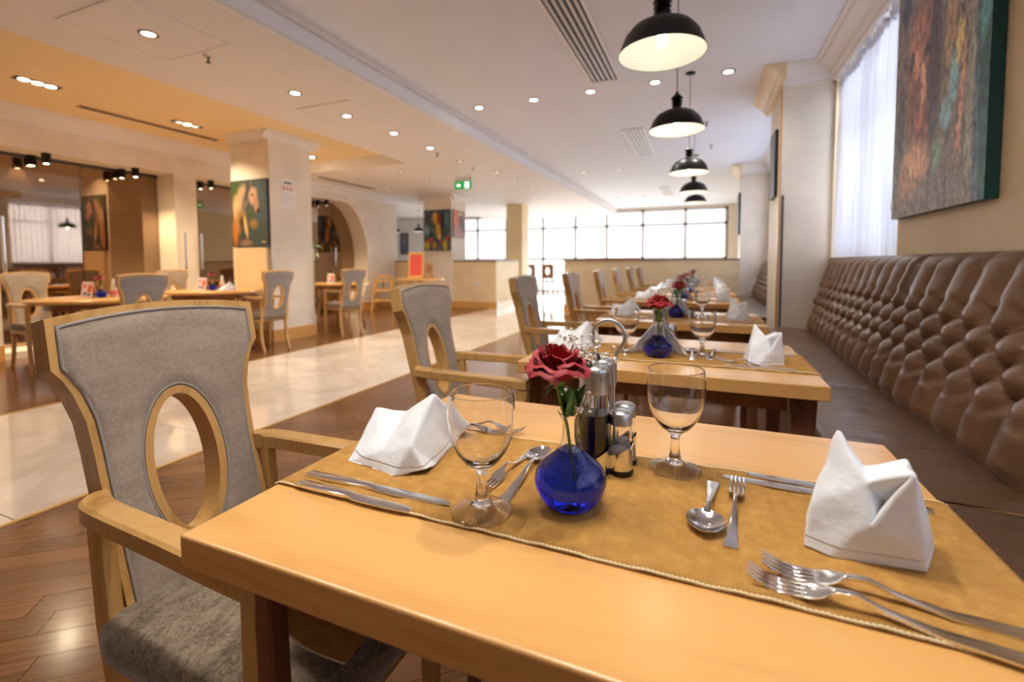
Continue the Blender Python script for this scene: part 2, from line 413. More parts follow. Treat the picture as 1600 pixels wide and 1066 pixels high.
def dup(root, loc=None, rz=None, label=None, group=None):
    def cp(o, par):
        ch = kids(o); KIDS[o.name] = ch
        c = o.copy(); C.objects.link(c)
        if par is not None: c.parent = par
        for k in ch: cp(k, c)
        return c
    c = cp(root, None)
    if loc is not None: c.location = loc
    if rz is not None: c.rotation_euler = (c.rotation_euler[0], c.rotation_euler[1], rz)
    if label: c['label'] = label
    if group: c['group'] = group
    return c

# ================================================================ SETTING
ZC, ZS, ZT = 2.90, 2.70, 2.87        # right ceiling, dropped strip, tray
XB = -2.835                          # beam face
XW = 1.07                            # right wall
XL = -7.3                            # left wall

# ---- floor
fl = struct(box('floor', (-14.5, 2.6, -4, 17.5, -.12, -.012), PLANK))
def clip(poly, f):
    out = []
    for i in range(len(poly)):
        a, b = poly[i], poly[(i+1) % len(poly)]; fa, fb = f(a), f(b)
        if fa >= 0: out.append(a)
        if fa*fb < 0:
            t = fa/(fa-fb); out.append((a[0]+(b[0]-a[0])*t, a[1]+(b[1]-a[1])*t))
    return out
pang = math.radians(90-50)           # plank direction, measured from +x
pd = (math.cos(pang), math.sin(pang)); pn = (-pd[1], pd[0])
def planks(x0, x1, y0, y1, joined=None, wdt=.098, ln=.92, far=None):
    cnt = 0; rnd = random.Random(3)
    jb = bmesh.new()
    ext = 14
    for r in range(-int(ext/wdt), int(ext/wdt)):
        s = -ext-rnd.random()*ln
        while s < ext:
            q = [(s+.001, r*wdt+.0008), (s+ln-.001, r*wdt+.0008), (s+ln-.001, (r+1)*wdt-.0008), (s+.001, (r+1)*wdt-.0008)]
            s += ln
            P = [(a*pd[0]+b*pn[0], a*pd[1]+b*pn[1]) for a, b in q]
            for f in (lambda p: p[0]-x0, lambda p: x1-p[0], lambda p: p[1]-y0, lambda p: y1-p[1]):
                P = clip(P, f)
                if len(P) < 3: break
            if len(P) < 3: continue
            ar = abs(sum(P[i][0]*P[(i+1) % len(P)][1]-P[(i+1) % len(P)][0]*P[i][1] for i in range(len(P))))/2
            if ar < 2e-4: continue
            cx = sum(p[0] for p in P)/len(P); cy = sum(p[1] for p in P)/len(P)
            single = (not joined) and cnt < 297 and (far is None or cy < far)
            # local frame along the plank, so that the grain runs lengthwise
            bm = bmesh.new() if single else jb
            def loc(p):
                dx, dy = p[0]-cx, p[1]-cy
                return (dx*pd[0]+dy*pd[1], dx*pn[0]+dy*pn[1]) if single else p
            top = [bm.verts.new((*loc(p), 0 if single else 0)) for p in P]
            bot = [bm.verts.new((*loc(p), -.012)) for p in P]
            bm.faces.new(top); n = len(P)
            for i in range(n): bm.faces.new((top[i], bot[i], bot[(i+1) % n], top[(i+1) % n]))
            if single:
                cnt += 1
                link('plank', fin(bm, 'plank'), PLANK, fl, (cx, cy, rnd.uniform(-.0004, .0003)), (0, 0, pang))
    if jb.verts:
        o = link('plank_field', fin(jb, 'plank_field'), PLANKF, fl); o['kind'] = 'stuff'
PLANKF = None
def plankf():
    t = NT('walnut_field'); 
    v = t.obj(rot=(0, 0, -pang)); br = t.n('ShaderNodeTexBrick', {'Vector': v, 'Scale': 1, 'Mortar Size': .0008, 'Brick Width': .92, 'Row Height': .098,
        'Color1': srgb(130, 86, 52), 'Color2': srgb(104, 66, 38), 'Mortar': srgb(60, 34, 18)}, offset=.37)
    n = t.noise(t.n('ShaderNodeMapping', {'Vector': v, 'Scale': (1, 12, 1)}).outputs[0], 3, 5)
    t.set(Base_Color=t.mix(.25, br.outputs[0], t.ramp(n, [(.3, (.1, .1, .1, 1)), (.7, (1, 1, 1, 1))]), 'MULTIPLY'), Roughness=.2, Coat_Weight=.35, Coat_Roughness=.1)
    return t.m
PLANKF = plankf()
planks(-2.66, -.55, -.35, 9.7, far=6.2)
planks(-.55, 1.07, -.6, 9.7, joined=True)
planks(-7.3, -4.68, -1, 9.7, joined=True)
# ---- marble walkway tiles
ty = -1.0
while ty < 15.9:
    for k in range(2):
        x0 = -4.65+k*.98
        me = boxm('marble_tile', .002, .978, .002, .978, -.012, 0, bev=.001, seg=1) if 'mtile' not in globals() else mtile
        mtile = me
        link('marble_tile', me, MARB, fl, (x0, ty, 0))
    ty += .98
# far marble beyond the walkway and past the counter
for yy in range(3):
    for xx in range(6):
        pass
struct(box('floor_marble', (-14, -4.70, 11.3, 16, -.012, -.0005), MARB)); struct(box('floor_marble', (-2.6, 1.0, 10.3, 16, -.012, -.0005), MARB))
box('brass_strip', (-2.69, -2.665, -1, 9.7, -.012, .0015), BRASS, fl)
box('brass_strip', (-4.68, -4.655, -1, 11.4, -.012, .0015), BRASS, fl)

# ---- ceiling
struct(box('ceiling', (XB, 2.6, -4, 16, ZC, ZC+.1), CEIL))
cs = bmesh.new()
add_box(cs, -4.5, XB, -4, 16, ZS, ZC+.1)                      # dropped strip
add_box(cs, XL-.1, -4.5, 6.35, 16, ZS, ZC+.1)                # beyond the tray
add_box(cs, -14.5, XL-.1, 9.7, 16, ZC-.05, ZC+.1)
link_c = struct(link('ceiling_strip', fin(cs, 'ceiling_strip'), STRIPC))
struct(box('ceiling_tray', (XL, -4.5, -4, 6.35, ZT, ZC+.1), TRAY))
# slim mouldings of beam face
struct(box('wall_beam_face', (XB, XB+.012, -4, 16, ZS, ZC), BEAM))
struct(box('trim_1', (XB, XB+.02, -4, 16, ZS+.005, ZS+.03), CROWN)); struct(box('trim_1', (XB, XB+.045, -4, 16, ZC-.05, ZC), CROWN))
CRP = [(0, 0), (0, -.17), (.03, -.17), (.035, -.145), (.06, -.13), (.075, -.09), (.11, -.06), (.15, -.045), (.155, -.02), (.19, -.015), (.19, 0)]
def crown(name, a, b, inward, z, scale=1.0, mat=CROWN):
    """moulding along the line a-b, profile projecting towards unit vector inward"""
    a = Vector((*a, z)); b = Vector((*b, z)); iv = Vector((*inward, 0)); bm = bmesh.new()
    secs = [[p+iv*(q[0]*scale)+Vector((0, 0, q[1]*scale)) for q in CRP] for p in (a, b)]
    add_loft(bm, secs); return struct(link(name, fin(bm, name), mat))

# ---- right wall with three bays
YP1, YP1b, XP = 5.12, 5.95, .65
rw = bmesh.new()
def wall_x(bm, x0, x1, y0, y1, z0, z1, holes):
    """wall slab with rectangular holes (y0,y1,z0,z1) sorted in y"""
    y = y0
    for (a, b, c, d) in holes:
        if a > y: add_box(bm, x0, x1, y, a, z0, z1)
        if c > z0: add_box(bm, x0, x1, a, b, z0, c)
        if d < z1: add_box(bm, x0, x1, a, b, d, z1)
        y = b
    if y < y1: add_box(bm, x0, x1, y, y1, z0, z1)
HR = [(-1.2, 1.6, 1.1, 2.74), (3.50, 5.09, 1.1, 2.74), (6.1, 9.6, 1.1, 2.74)]  # first opening is an unseen window added to let light in
wall_x(rw, XW, XW+.25, -4, 16, 0, ZC, HR)
struct(link('wall_right', fin(rw, 'wall_right'), WALLB))
for i, (x0, y0, y1, mat) in enumerate(((XP, YP1, YP1b, WALL), (.60, 9.78, 10.5, WALL))):
    o = struct(box('wall_right_pilaster', (x0, XW, y0, y1, 0, ZC), mat))
# windows in right wall
for i, (a, b, c, d) in enumerate(HR):
    g = bpy.data.objects.new('window_%d' % (i+1), None); C.objects.link(g); g['kind'] = 'structure'; g.location = (XW+.2, a, c)
    nb = 2 if b-a < 2 else 4
    fm = bmesh.new()
    for k in range(nb+1):
        yy = (b-a)*k/nb; add_box(fm, -.03, .03, max(0, yy-.03), min(b-a, yy+.03), 0, d-c)
    add_box(fm, -.03, .03, 0, b-a, 0, .05); add_box(fm, -.03, .03, 0, b-a, d-c-.05, d-c); add_box(fm, -.025, .025, 0, b-a, 1.1, 1.15)
    link('window_frame', fin(fm, 'window_frame'), MULL, g)
    for k in range(nb):
        yy = (b-a)*k/nb; link('pane', boxm('pane', -.004, .004, yy+.03, yy+(b-a)/nb-.03, .05, d-c-.05), PANE, g)
def curtain(y0, y1, x, z0, z1, label, n=None):
    n = n or int((y1-y0)*70); bm = bmesh.new(); rows = 16; G = []
    for j in range(rows+1):
        t = j/rows; row = []
        for i in range(n+1):
            s = i/n; y = y0+(y1-y0)*s
            ph = s*(y1-y0)*2*PI/.105
            a = .018+.012*t
            xx = x+a*math.sin(ph+1.2*math.sin(s*9+t*1.5))+.01*math.sin(s*21+t*3)
            if t < .1: xx += .012*math.sin(ph*3.1)
            row.append(bm.verts.new((xx, y+.008*math.sin(ph*2+t*4), z1+(z0-z1)*t)))
        G.append(row)
    for a, b in zip(G, G[1:]):
        for i in range(n): bm.faces.new((a[i], a[i+1], b[i+1], b[i]))
    t = thing('sheer_curtain', label, 'curtain', (x, y0, z0))
    me = fin(bm, 'curtain_cloth', True); o = link('curtain_cloth', me, SHEER, t, (-x, -y0, -z0))
    hb = bmesh.new()                                  # gathered heading tape with stand-up ruffle
    m = n; A = []; B = []
    for i in range(m+1):
        y = (y1-y0)*i/m; xx = -.005+.022*math.sin(i*.9)+.01*math.sin(i*.37)
        A.append(hb.verts.new((xx, y, z1-z0-.07))); B.append(hb.verts.new((xx*1.3-.012, y, z1-z0+.05+.008*math.sin(i*.7))))
    for i in range(m): hb.faces.new((A[i], A[i+1], B[i+1], B[i]))
    link('gathered_heading', fin(hb, 'gathered_heading', True), SHEER, t)
    tube('curtain_rail', [(-.0, -.02, z1-z0-.02), (0, y1-y0+.02, z1-z0-.02)], .012, MULL, t)
    return t
curtain(3.52, 5.07, XW+.032, 1.128, 2.70, 'white sheer gathered curtain between the big painting and the first white pillar')
curtain(6.12, 9.58, XW+.032, 1.128, 2.70, 'white sheer curtain in the second window bay, beyond the first white pillar')
curtain(-1.18, 1.58, XW+.032, 1.128, 2.70, 'white sheer curtain of the window added for light near the camera, outside the photo')
# crowns on the right
crown('trim_2', (XW, 2.0-6), (XW, YP1), (-1, 0), ZC)
crown('trim_2', (XW, YP1), (XP-.0, YP1), (0, -1), ZC)
crown('trim_2', (XP, YP1-.19), (XP, YP1b+.19), (-1, 0), ZC, .9, WALLY)
crown('trim_2', (XP, YP1b), (XW, YP1b), (0, 1), ZC)
crown('trim_2', (XW, YP1b), (XW, 9.78), (-1, 0), ZC)
crown('trim_2', (XW, 9.78), (.60, 9.78), (0, -1), ZC)
crown('trim_2', (.60, 9.6), (.60, 10.6), (-1, 0), ZC, .9, WALLY)
# wood corner guard and mirror strip on pillar 1
struct(box('trim_3', (XP-.015, XP, YP1-.002, YP1+.05, .45, 2.72), OAKB))
struct(box('trim_4', (XP+.012, XP+.03, YP1-.006, YP1, .45, 1.72), DGREY))

# ---- solid rear wall behind camera, closed to keep daylight out
bw = bmesh.new()
add_box(bw, XL-.5, XW+.25, -4.2, -4, 0, .6); add_box(bw, XL-.5, XW+.25, -4.2, -4, 2.6, ZC)
add_box(bw, XL-.5, XW+.25, -4.2, -4, .6, 2.6)
struct(link('wall_rear', fin(bw, 'wall_rear'), WALL))

# ---- far wall, all glazing
XE = .60
fwm = bmesh.new()
add_box(fwm, -14.5, XW+.25, 16, 16.2, 2.82, ZC); add_box(fwm, XE, XW+.25, 16, 16.2, 0, 2.82); add_box(fwm, -14.5, -9.6, 16, 16.2, 0, 2.82)
struct(link('wall_far', fin(fwm, 'wall_far'), WALL))
gw = bpy.data.objects.new('window_4', None); C.objects.link(gw); gw['kind'] = 'structure'; gw.location = (XE, 16, 0)
mxs = [XE-.02, -.62, -1.95, -3.15, -4.25, -5.45, -6.9, -8.1, -9.6]
for x in mxs: link('mullion', boxm('mullion', x-XE-.05, x-XE+.05, 0, .08, 0, 2.82), MULL, gw)
for z in (.06, 1.22, 2.32, 2.79): link('transom', boxm('transom', -9.6-XE, 0, .0, .08, z-.04, z+.04), MULL, gw)
for a, b in zip(mxs, mxs[1:]): link('pane', boxm('pane', b-XE+.03, a-XE-.03, .035, .043, .08, 2.78), PANE, gw)
for k, (a, b) in enumerate(zip(mxs, mxs[1:])):
    t = thing('roller_blind', ['white translucent roller blind, %s panel of the far glazing counted from the right' % n for n in
        ('first', 'second', 'third', 'fourth', 'fifth', 'sixth', 'seventh', 'eighth')][k], 'blind', ((a+b)/2, 16.13, 1.2), 0, 'roller blinds on the far glazing')
    hw_ = (a-b)/2-.02
    link('blind_cloth', boxm('blind_cloth', -hw_, hw_, -.001, .001, 0, 1.58), BLIND, t)
    tube('roller', [(-hw_, 0, 1.6), (hw_, 0, 1.6)], .02, MULL, t); tube('bottom_bar', [(-hw_, 0, 0), (hw_, 0, 0)], .008, MULL, t)

# ---- half height partition in front of the far glazing, right
struct(box('wall_partition', (-2.84, .60, 9.78, 9.93, 0, 1.13), WALLY))
struct(box('trim_5', (-2.86, .60, 9.76, 9.95, 1.13, 1.155), CAP)); struct(box('baseboard_partition', (-2.86, .60, 9.755, 9.78, 0, .17), OAKB))
struct(box('trim_6', (-2.4, -1.25, 9.80, 9.95, 1.155, 1.175), OAKB))
# ---- counter wall in the middle distance
struct(box('wall_counter', (-7.9, -4.49, 9.8, 11.2, 0, 1.12), WALLY))
struct(box('trim_7', (-7.9, -4.47, 9.78, 11.22, 1.12, 1.145), CAP)); struct(box('baseboard_counter', (-7.3, -4.47, 9.775, 9.80, 0, .17), OAKB))
struct(box('baseboard_counter', (-4.49, -4.465, 9.775, 11.2, 0, .17), OAKB))
struct(box('wall_left_return', (-8.4, -7.38, 9.82, 9.98, 1.12, ZC-.05), WALL))
struct(box('wall_inner_white', (-14.5, -14.3, 9.7, 16.2, 0, ZC), CROWN)); struct(box('wall_inner_white', (-14.5, -9.6, 15.8, 15.99, 0, ZC-.06), CROWN))
struct(box('wall_inner_white', (-14.5, -7.75, 9.6, 9.7, 0, ZC), CROWN))
# ---- columns
def column(name, x0, x1, y0, y1, ztop, mat=WALL):
    o = struct(box(name, (x0, x1, y0, y1, 0, ztop), mat)); return o
column('column', -6.22, -5.47, 4.60, 5.32, ZT)
for a, b, n in (((-6.22, 4.6), (-5.47, 4.6), (0, -1)), ((-5.47, 4.49), (-5.47, 5.43), (1, 0)), ((-6.22, 5.32), (-5.47, 5.32), (0, 1))): crown('trim_8', a, b, n, ZT, .6)
struct(box('baseboard_column', (-6.24, -5.45, 4.58, 5.34, 0, .17), OAKB))
struct(box('column', (-6.39, -5.61, 9.72, 10.4, 0, ZS), WALL))
for a, b, n in (((-6.5, 9.72), (-5.5, 9.72), (0, -1)), ((-5.61, 9.6), (-5.61, 10.5), (1, 0))): crown('trim_9', a, b, n, ZS, .6)
struct(box('baseboard_column', (-6.41, -5.59, 9.70, 9.78, 0, .17), OAKB))
struct(box('column', (-5.17, -4.70, 12.0, 12.5, 0, ZS), WALLY))
struct(box('trim_10', (-5.24, -5.17, 12.0, 12.1, 0, 1.1), OAKB))
for yy in ((4.595), ): pass
struct(box('trim_11', (-5.475, -5.455, 4.585, 4.605, .17, 1.32), CHROME)); struct(box('trim_11', (-5.475, -5.455, 5.315, 5.335, .17, 1.32), CHROME))

# ---- left wall: two glazed openings and a moon-shaped arch
lw = bmesh.new()
add_box(lw, XL-.45, XL, -4, 2.60, 0, ZC)
add_box(lw, XL-.45, XL, 2.60, 6.9, 2.42, ZC)
add_box(lw, XL-.45, XL, 4.50, 4.82, 0, 2.42)
add_box(lw, XL-.45, XL, 6.62, 6.9, 0, 2.42)
add_box(lw, XL-.45, XL, 2.60, 4.50, 0, .08); add_box(lw, XL-.45, XL, 4.82, 6.62, 0, .08)
struct(link('wall_left', fin(lw, 'wall_left'), WALL))
# arch panel: polygon in (y,z) from straight left side to elliptical right side
ab = bmesh.new(); ae = []
for i in range(25):
    a = PI/2-i/24*(PI/2+math.radians(56)); ae.append((7.95+.80*math.cos(a), 1.15+1.27*math.sin(a)))
ae.append((ae[-1][0], 0))
out = [(6.9, 2.42)]+ae
# wall piece right of arch
prev = None
ys = 9.78
strip_pts = ae
for (y, z), (y2, z2) in zip(strip_pts, strip_pts[1:]):
    if abs(z-z2) < 1e-6: continue
    q = [(y, z), (ys, z), (ys, z2), (y2, z2)]
    A = [ab.verts.new((XL, *p)) for p in q]; B = [ab.verts.new((XL-.45, *p)) for p in q]
    ab.faces.new(A); ab.faces.new(B[::-1])
    for i in (3,): ab.faces.new((A[i], A[(i+1) % 4], B[(i+1) % 4], B[i]))
    ab.faces.new((A[1], A[2], B[2], B[1]))
add_box(ab, XL-.45, XL, 6.9, ys, 2.42, ZC)
struct(link('wall_left_arch', fin(ab, 'wall_left_arch'), WALL))
crown('trim_12', (XL, -4), (XL, 6.35), (1, 0), ZT, 1.0)
crown('trim_12', (XL, 6.35), (XL, 9.78), (1, 0), ZS, .9)
for a, b in ((-4, 2.6), (4.5, 4.82), (6.62, 6.9), (8.4, 9.78)): struct(box('baseboard_left', (XL, XL+.02, a, b, 0, .17), OAKB))
# glazing of the openings (bronze tinted, set back in the wall)
for i, (a, b) in enumerate(((2.60, 4.50), (4.82, 6.62), (7.15, 8.80))):
    g = bpy.data.objects.new('window_%d' % (i+5), None); C.objects.link(g); g['kind'] = 'structure'; g.location = (XL-.40, a, .08)
    n = 2 if i < 2 else 2
    for k in range(n):
        link('glass_panel', boxm('glass_panel', -.005, .005, (b-a)*k/n+.006, (b-a)*(k+1)/n-.006, 0, 2.34), BRONZE, g)
    link('top_rail', boxm('top_rail', -.02, .02, 0, b-a, 2.30, 2.34), DGREY, g)
    if i == 2: tube('door_handle', [(.05, .95, .95), (.05, .95, 1.35)], .014, CHROME, g)
# bright metal pull rails at the jambs
for y, z0, z1 in ((2.63, .95, 1.62), (4.60, 1.0, 1.55), (4.84, 1.0, 1.55)):
    tag(tube('pull_handle', [(XL+.05, y, z0), (XL+.05, y, z1)], .016, CHROME),
        {2.63: 'long bright metal pull handle at the far left edge of the tinted glass', 4.60: 'bright metal pull handle on the white pier beside the wide tinted glass', 4.84: 'bright metal pull handle beside the narrow tinted glass, left of the horse painting'}[y], 'handle')
# room behind the glass
ir = bmesh.new()
add_box(ir, -10.6, -10.45, -1, 9.6, 0, 2.9); add_box(ir, -10.6, -7.76, -1.1, -1, 0, 2.9); add_box(ir, -10.6, -7.76, 9.5, 9.6, 0, 2.9)
add_box(ir, -10.6, -7.76, -1, 9.6, 2.75, 2.85)
struct(link('wall_inner_room', fin(ir, 'wall_inner_room'), INNER))
struct(box('trim_13', (-10.45, -9.8, -1, 9.5, 2.05, 2.75), CROWN))
SPK = 1.45
def spot(loc, e, col=(1, .80, .55), ang=100, blend=.6, rad=.04, rot=(0, 0, 0), name='spot_lamp', parent=None):
    d = bpy.data.lights.new(name, 'SPOT'); d.energy = e*SPK; d.color = col; d.spot_size = math.radians(ang); d.spot_blend = blend; d.shadow_soft_size = rad
    o = bpy.data.objects.new(name, d); C.objects.link(o); o.location = loc; o.rotation_euler = rot
    if parent: o.parent = parent
    return o
ORD = ['first', 'second', 'third', 'fourth', 'fifth', 'sixth', 'seventh', 'eighth', 'ninth', 'tenth', 'eleventh', 'twelfth']

# ================================================================ CEILING FITTINGS
ringme = None
def downlight(x, y, z, label, e, mat=LAMPC, col=(1, .93, .83), group=None, r=.045):
    t = thing('ceiling_light', label, 'light', (x, y, z-.003), 0, group)
    if 'dl_ring' not in globals():
        bm = bmesh.new(); add_lathe(bm, [(.040, .002), (.062, .002), (.062, -.003), (.046, -.006), (.040, .0)], 24, close=True)
        globals()['dl_ring'] = fin(bm, 'trim_ring', True, 40)
        bm = bmesh.new(); add_lathe(bm, [(0, -.001), (.030, -.003), (.041, .0), (.041, .002), (0, .002)], 24)
        globals()['dl_lens'] = fin(bm, 'lens', True)
    link('trim_ring', dl_ring, VENTM2, t)
    o = bpy.data.objects.new('lens', dl_lens if mat is LAMPC else dl_lens.copy()); C.objects.link(o); o.parent = t
    if not o.data.materials: o.data.materials.append(mat)
    else: o.data.materials[0] = mat
    if e: spot((0, 0, -.02), e, col, 120, .8, .035, parent=t)
    return t
VENTM2 = plain('satin_ring', srgb(150, 130, 110), .3, metal=.7)
for i, x in enumerate((-2.48, -1.80, -1.16, -.50, .17)):
    downlight(x, 4.96, ZC, 'lit recessed downlight in the white ceiling row, %s from the left' % ORD[i], 14, group='downlights across the white ceiling')
for i, x in enumerate((-2.48, -1.80, -1.16, -.50, .17)):
    downlight(x, .66, ZC, 'lit recessed downlight above the nearest table, outside the photo, %s from the left' % ORD[i], 14, group='downlights above the nearest table')
for i, (x, y) in enumerate(((-2.3, 9.3), (-1.6, 9.3), (-.5, 9.3), (-2.3, 13.2), (-1.6, 13.2))):
    downlight(x, y, ZC, 'small recessed downlight far down the white ceiling, %s of the far ones from the left' % ORD[i], 8, mat=LAMPD, group='far downlights of the white ceiling')
SY = [(-3.626, 2.105), (-3.621, 3.356), (-3.645, 4.071), (-3.61, 4.847), (-3.60, 5.656), (-3.63, 6.58), (-3.45, 7.6), (-3.45, 8.446), (-3.43, 9.3), (-3.45, 10.5), (-3.45, 12), (-3.45, 13.6)]
for i, (x, y) in enumerate(SY):
    downlight(x, y, ZS-(.007 if i in (0, 2) else 0), 'recessed downlight in the beige ceiling strip over the walkway, %s from the camera' % ORD[i], (16 if i < 6 else 9), mat=LAMPC if i < 5 else LAMPD, group='downlights over the marble walkway')
for i, (x, y) in enumerate(((-5.0, 6.9), (-5.1, 7.9), (-4.6, 8.6), (-6.3, 8.2))):
    downlight(x, y, ZS, 'recessed downlight beyond the yellow ceiling recess, %s from the camera' % ORD[i], 12, mat=LAMPD, group='downlights beyond the yellow recess')
# access panel outlines around two downlights
for lab, (a, b, c, d) in (('square access hatch around the nearest walkway downlight', (-3.98, -3.26, 1.75, 2.45)), ('square access hatch around the third walkway downlight', (-3.98, -3.28, 3.7, 4.42))):
    t = thing('ceiling_hatch', lab, 'hatch', ((a+b)/2, (c+d)/2, ZS)); W_ = (b-a)/2; H_ = (d-c)/2
    link('hatch_panel', boxm('hatch_panel', -W_+.02, W_-.02, -H_+.02, H_-.02, -.006, 0), STRIPC, t)
    fb = bmesh.new()
    add_box(fb, -W_, W_, -H_, -H_+.016, -.008, 0); add_box(fb, -W_, W_, H_-.016, H_, -.008, 0); add_box(fb, -W_, -W_+.016, -H_+.016, H_-.016, -.008, 0); add_box(fb, W_-.016, W_, -H_+.016, H_-.016, -.008, 0)
    link('hatch_frame', fin(fb, 'hatch_frame'), CROWN, t)
# sprinklers
for i, (x, y, z, lab) in enumerate(((-3.60, 2.51, ZS, 'sprinkler head beside the nearest ceiling hatch'), (-3.66, 5.95, ZS, 'sprinkler head between the fifth and sixth walkway downlights'), (-3.67, 7.1, ZS, 'smoke detector on the beige strip beyond the exit sign'), (-.02, 6.6, ZC, 'sprinkler head in the white ceiling right of the second pendant'), (.05, 7.9, ZC, 'sprinkler head in the white ceiling beyond the third pendant'))):
    t = thing('sprinkler', lab, 'sprinkler', (x, y, z))
    lathe('escutcheon', [(0, 0), (.04, 0), (.035, -.008), (.012, -.012), (0, -.012)], STEEL, t, 20)
    tube('nozzle', [(0, 0, -.01), (0, 0, -.05)], .008, DGREY, t); lathe('deflector', [(0, -.05), (.018, -.05), (.018, -.054), (0, -.054)], DGREY, t, 12)
# triple spots in tray
for i, (x, y) in enumerate(((-6.10, 2.52), (-6.15, 3.98), (-6.13, 5.9))):
    t = thing('ceiling_light', 'black rectangular three-lamp downlight in the yellow ceiling recess, %s from the camera' % ORD[i], 'light', (x, y, ZT-.004), math.radians(0), 'three-lamp downlights of the yellow recess')
    link('housing', boxm('housing', -.055, .055, -.17, .17, -.004, .004), DGREY, t)
    for k in (-1, 0, 1):
        lit = (i == 0) or k == 0 or i == 2
        lathe('lens', [(0, -.008), (.03, -.01), (.042, -.004), (.042, 0), (0, 0)], LAMPW if lit else LAMPD, t, 20, loc=(0, k*.1, 0))
    spot((0, 0, -.03), 60, (1, .80, .54), 130, .8, .06, parent=t)
# slot diffusers
for lab, x, y0, y1, z in (('long dark slot air diffuser in the yellow ceiling recess', -6.57, 3.05, 4.68, ZT), ('long dark slot air diffuser beyond the yellow recess', -6.7, 6.7, 8.3, ZS)):
    t = thing('slot_diffuser', lab, 'vent', (x, y0, z)); L_ = y1-y0
    link('slot_frame', boxm('slot_frame', -.05, .05, 0, L_, -.004, 0), POTM, t)
    for k in (-1, 1): link('slot', boxm('slot', k*.02-.012, k*.02+.012, .02, L_-.02, -.008, -.004), DGREY, t)
# vents
for i, (y0, y1, n) in enumerate(((2.95, 4.74, 'dark slatted'), (6.55, 8.25, 'white slatted'), (11.7, 13.35, 'white slatted'))):
    t = thing('air_grille', 'long %s air grille in the white ceiling, %s from the camera' % (n, ORD[i]), 'vent', (-.955, y0, ZC), 0)
    L_ = y1-y0
    link('grille_backing', boxm('grille_backing', -.13, .13, .03, L_-.03, -.004, 0), DGREY if i == 0 else VENTD, t)
    fb = bmesh.new(); add_box(fb, -.15, -.125, 0, L_, -.014, 0); add_box(fb, .125, .15, 0, L_, -.014, 0); add_box(fb, -.125, .125, 0, .025, -.014, 0); add_box(fb, -.125, .125, L_-.025, L_, -.014, 0)
    link('grille_frame', fin(fb, 'grille_frame'), CROWN, t)
    for k in range(5): link('slat', boxm('slat', -.012, .012, .025, L_-.025, -.012, -.004), VENTM if i == 0 else CROWN, t, (-.096+k*.048, 0, 0), (0, .25, 0))
# pendants
PY = [(-.189, 2.131, 1.977), (-.19, .84, 1.98), (-.20, 3.418, 1.988), (-.165, 4.859, 1.95), (-.165, 6.724, 2.02), (-.18, 8.562, 2.10)]
def pendant():
    t = thing('pendant_lamp', '', 'lamp', PY[0])
    oz = [(.026, .232), (.038, .222), (.040, .214), (.028, .204), (.038, .194), (.028, .184), (.037, .174), (.028, .166), (.030, .156), (.036, .146), (.044, .138), (.085, .129), (.125, .108), (.155, .072), (.175, .024), (.183, 0)]
    lathe('shade', oz, BLACK, t, 48, ang=60)
    iz = [(.181, .001), (.173, .022), (.152, .070), (.122, .104), (.083, .125), (.03, .133), (0, .134)]
    lathe('shade_lining', iz, WHITEE, t, 48)
    lathe('bulb', [(0, .028), (.012, .03), (.022, .045), (.024, .06), (.016, .085), (.013, .12), (0, .12)], BULB, t, 20)
    lathe('neck', [(0, .262), (.006, .262), (.012, .248), (.022, .238), (.027, .231), (0, .231)], BLACK, t, 24)
    tube('cord', [(0, 0, .23), (0, 0, 2.9-PY[0][2])], .0035, DGREY, t, 6)
    lathe('canopy', [(0, 0), (.045, 0), (.045, -.012), (.02, -.02), (0, -.02)], BLACK, t, 24, loc=(0, 0, 2.9-PY[0][2]))
    return t
p0 = pendant()
for i, (x, y, z) in enumerate(PY):
    o = p0 if i == 0 else dup(p0)
    o.location = (x, y, z); o['group'] = 'black pendant lamps over the table row'
    o['label'] = 'black dome pendant lamp with white inside, ' + (['nearest one in view', 'above the nearest table, outside the photo', 'second in view', 'third in view', 'fourth in view', 'farthest in view'][i])
    for c in kids(o):
        dz = PY[0][2]-z
        if c.name.startswith('cord') and i: c.scale = (1, 1, (2.9-z-.23)/(2.9-PY[0][2]-.23)); c.location = (0, 0, .23-.23*c.scale[2])
        if c.name.startswith('canopy') and i: c.location = (0, 0, 2.9-z)
    pl = bpy.data.lights.new('pendant_light', 'POINT'); pl.energy = 6.5 if y < 1 else .3; pl.color = (1, .93, .8); pl.shadow_soft_size = .025
    po = bpy.data.objects.new('pendant_light', pl); C.objects.link(po); po.location = (0, 0, .0); po.parent = o
for i, (x, y) in enumerate(((-9.69, 13), (-8.75, 13))):
    o = dup(p0, (x, y, 2.12), None, 'black dome pendant lamp in the white back room, %s one' % ('left' if i == 0 else 'right'), 'pendants of the white back room')
    for c in kids(o):
        if c.name.startswith('cord'): c.scale = (1, 1, (2.8-2.12-.23)/(2.9-PY[0][2]-.23)); c.location = (0, 0, .23-.23*c.scale[2])
        if c.name.startswith('canopy'): c.location = (0, 0, 2.8-2.12)
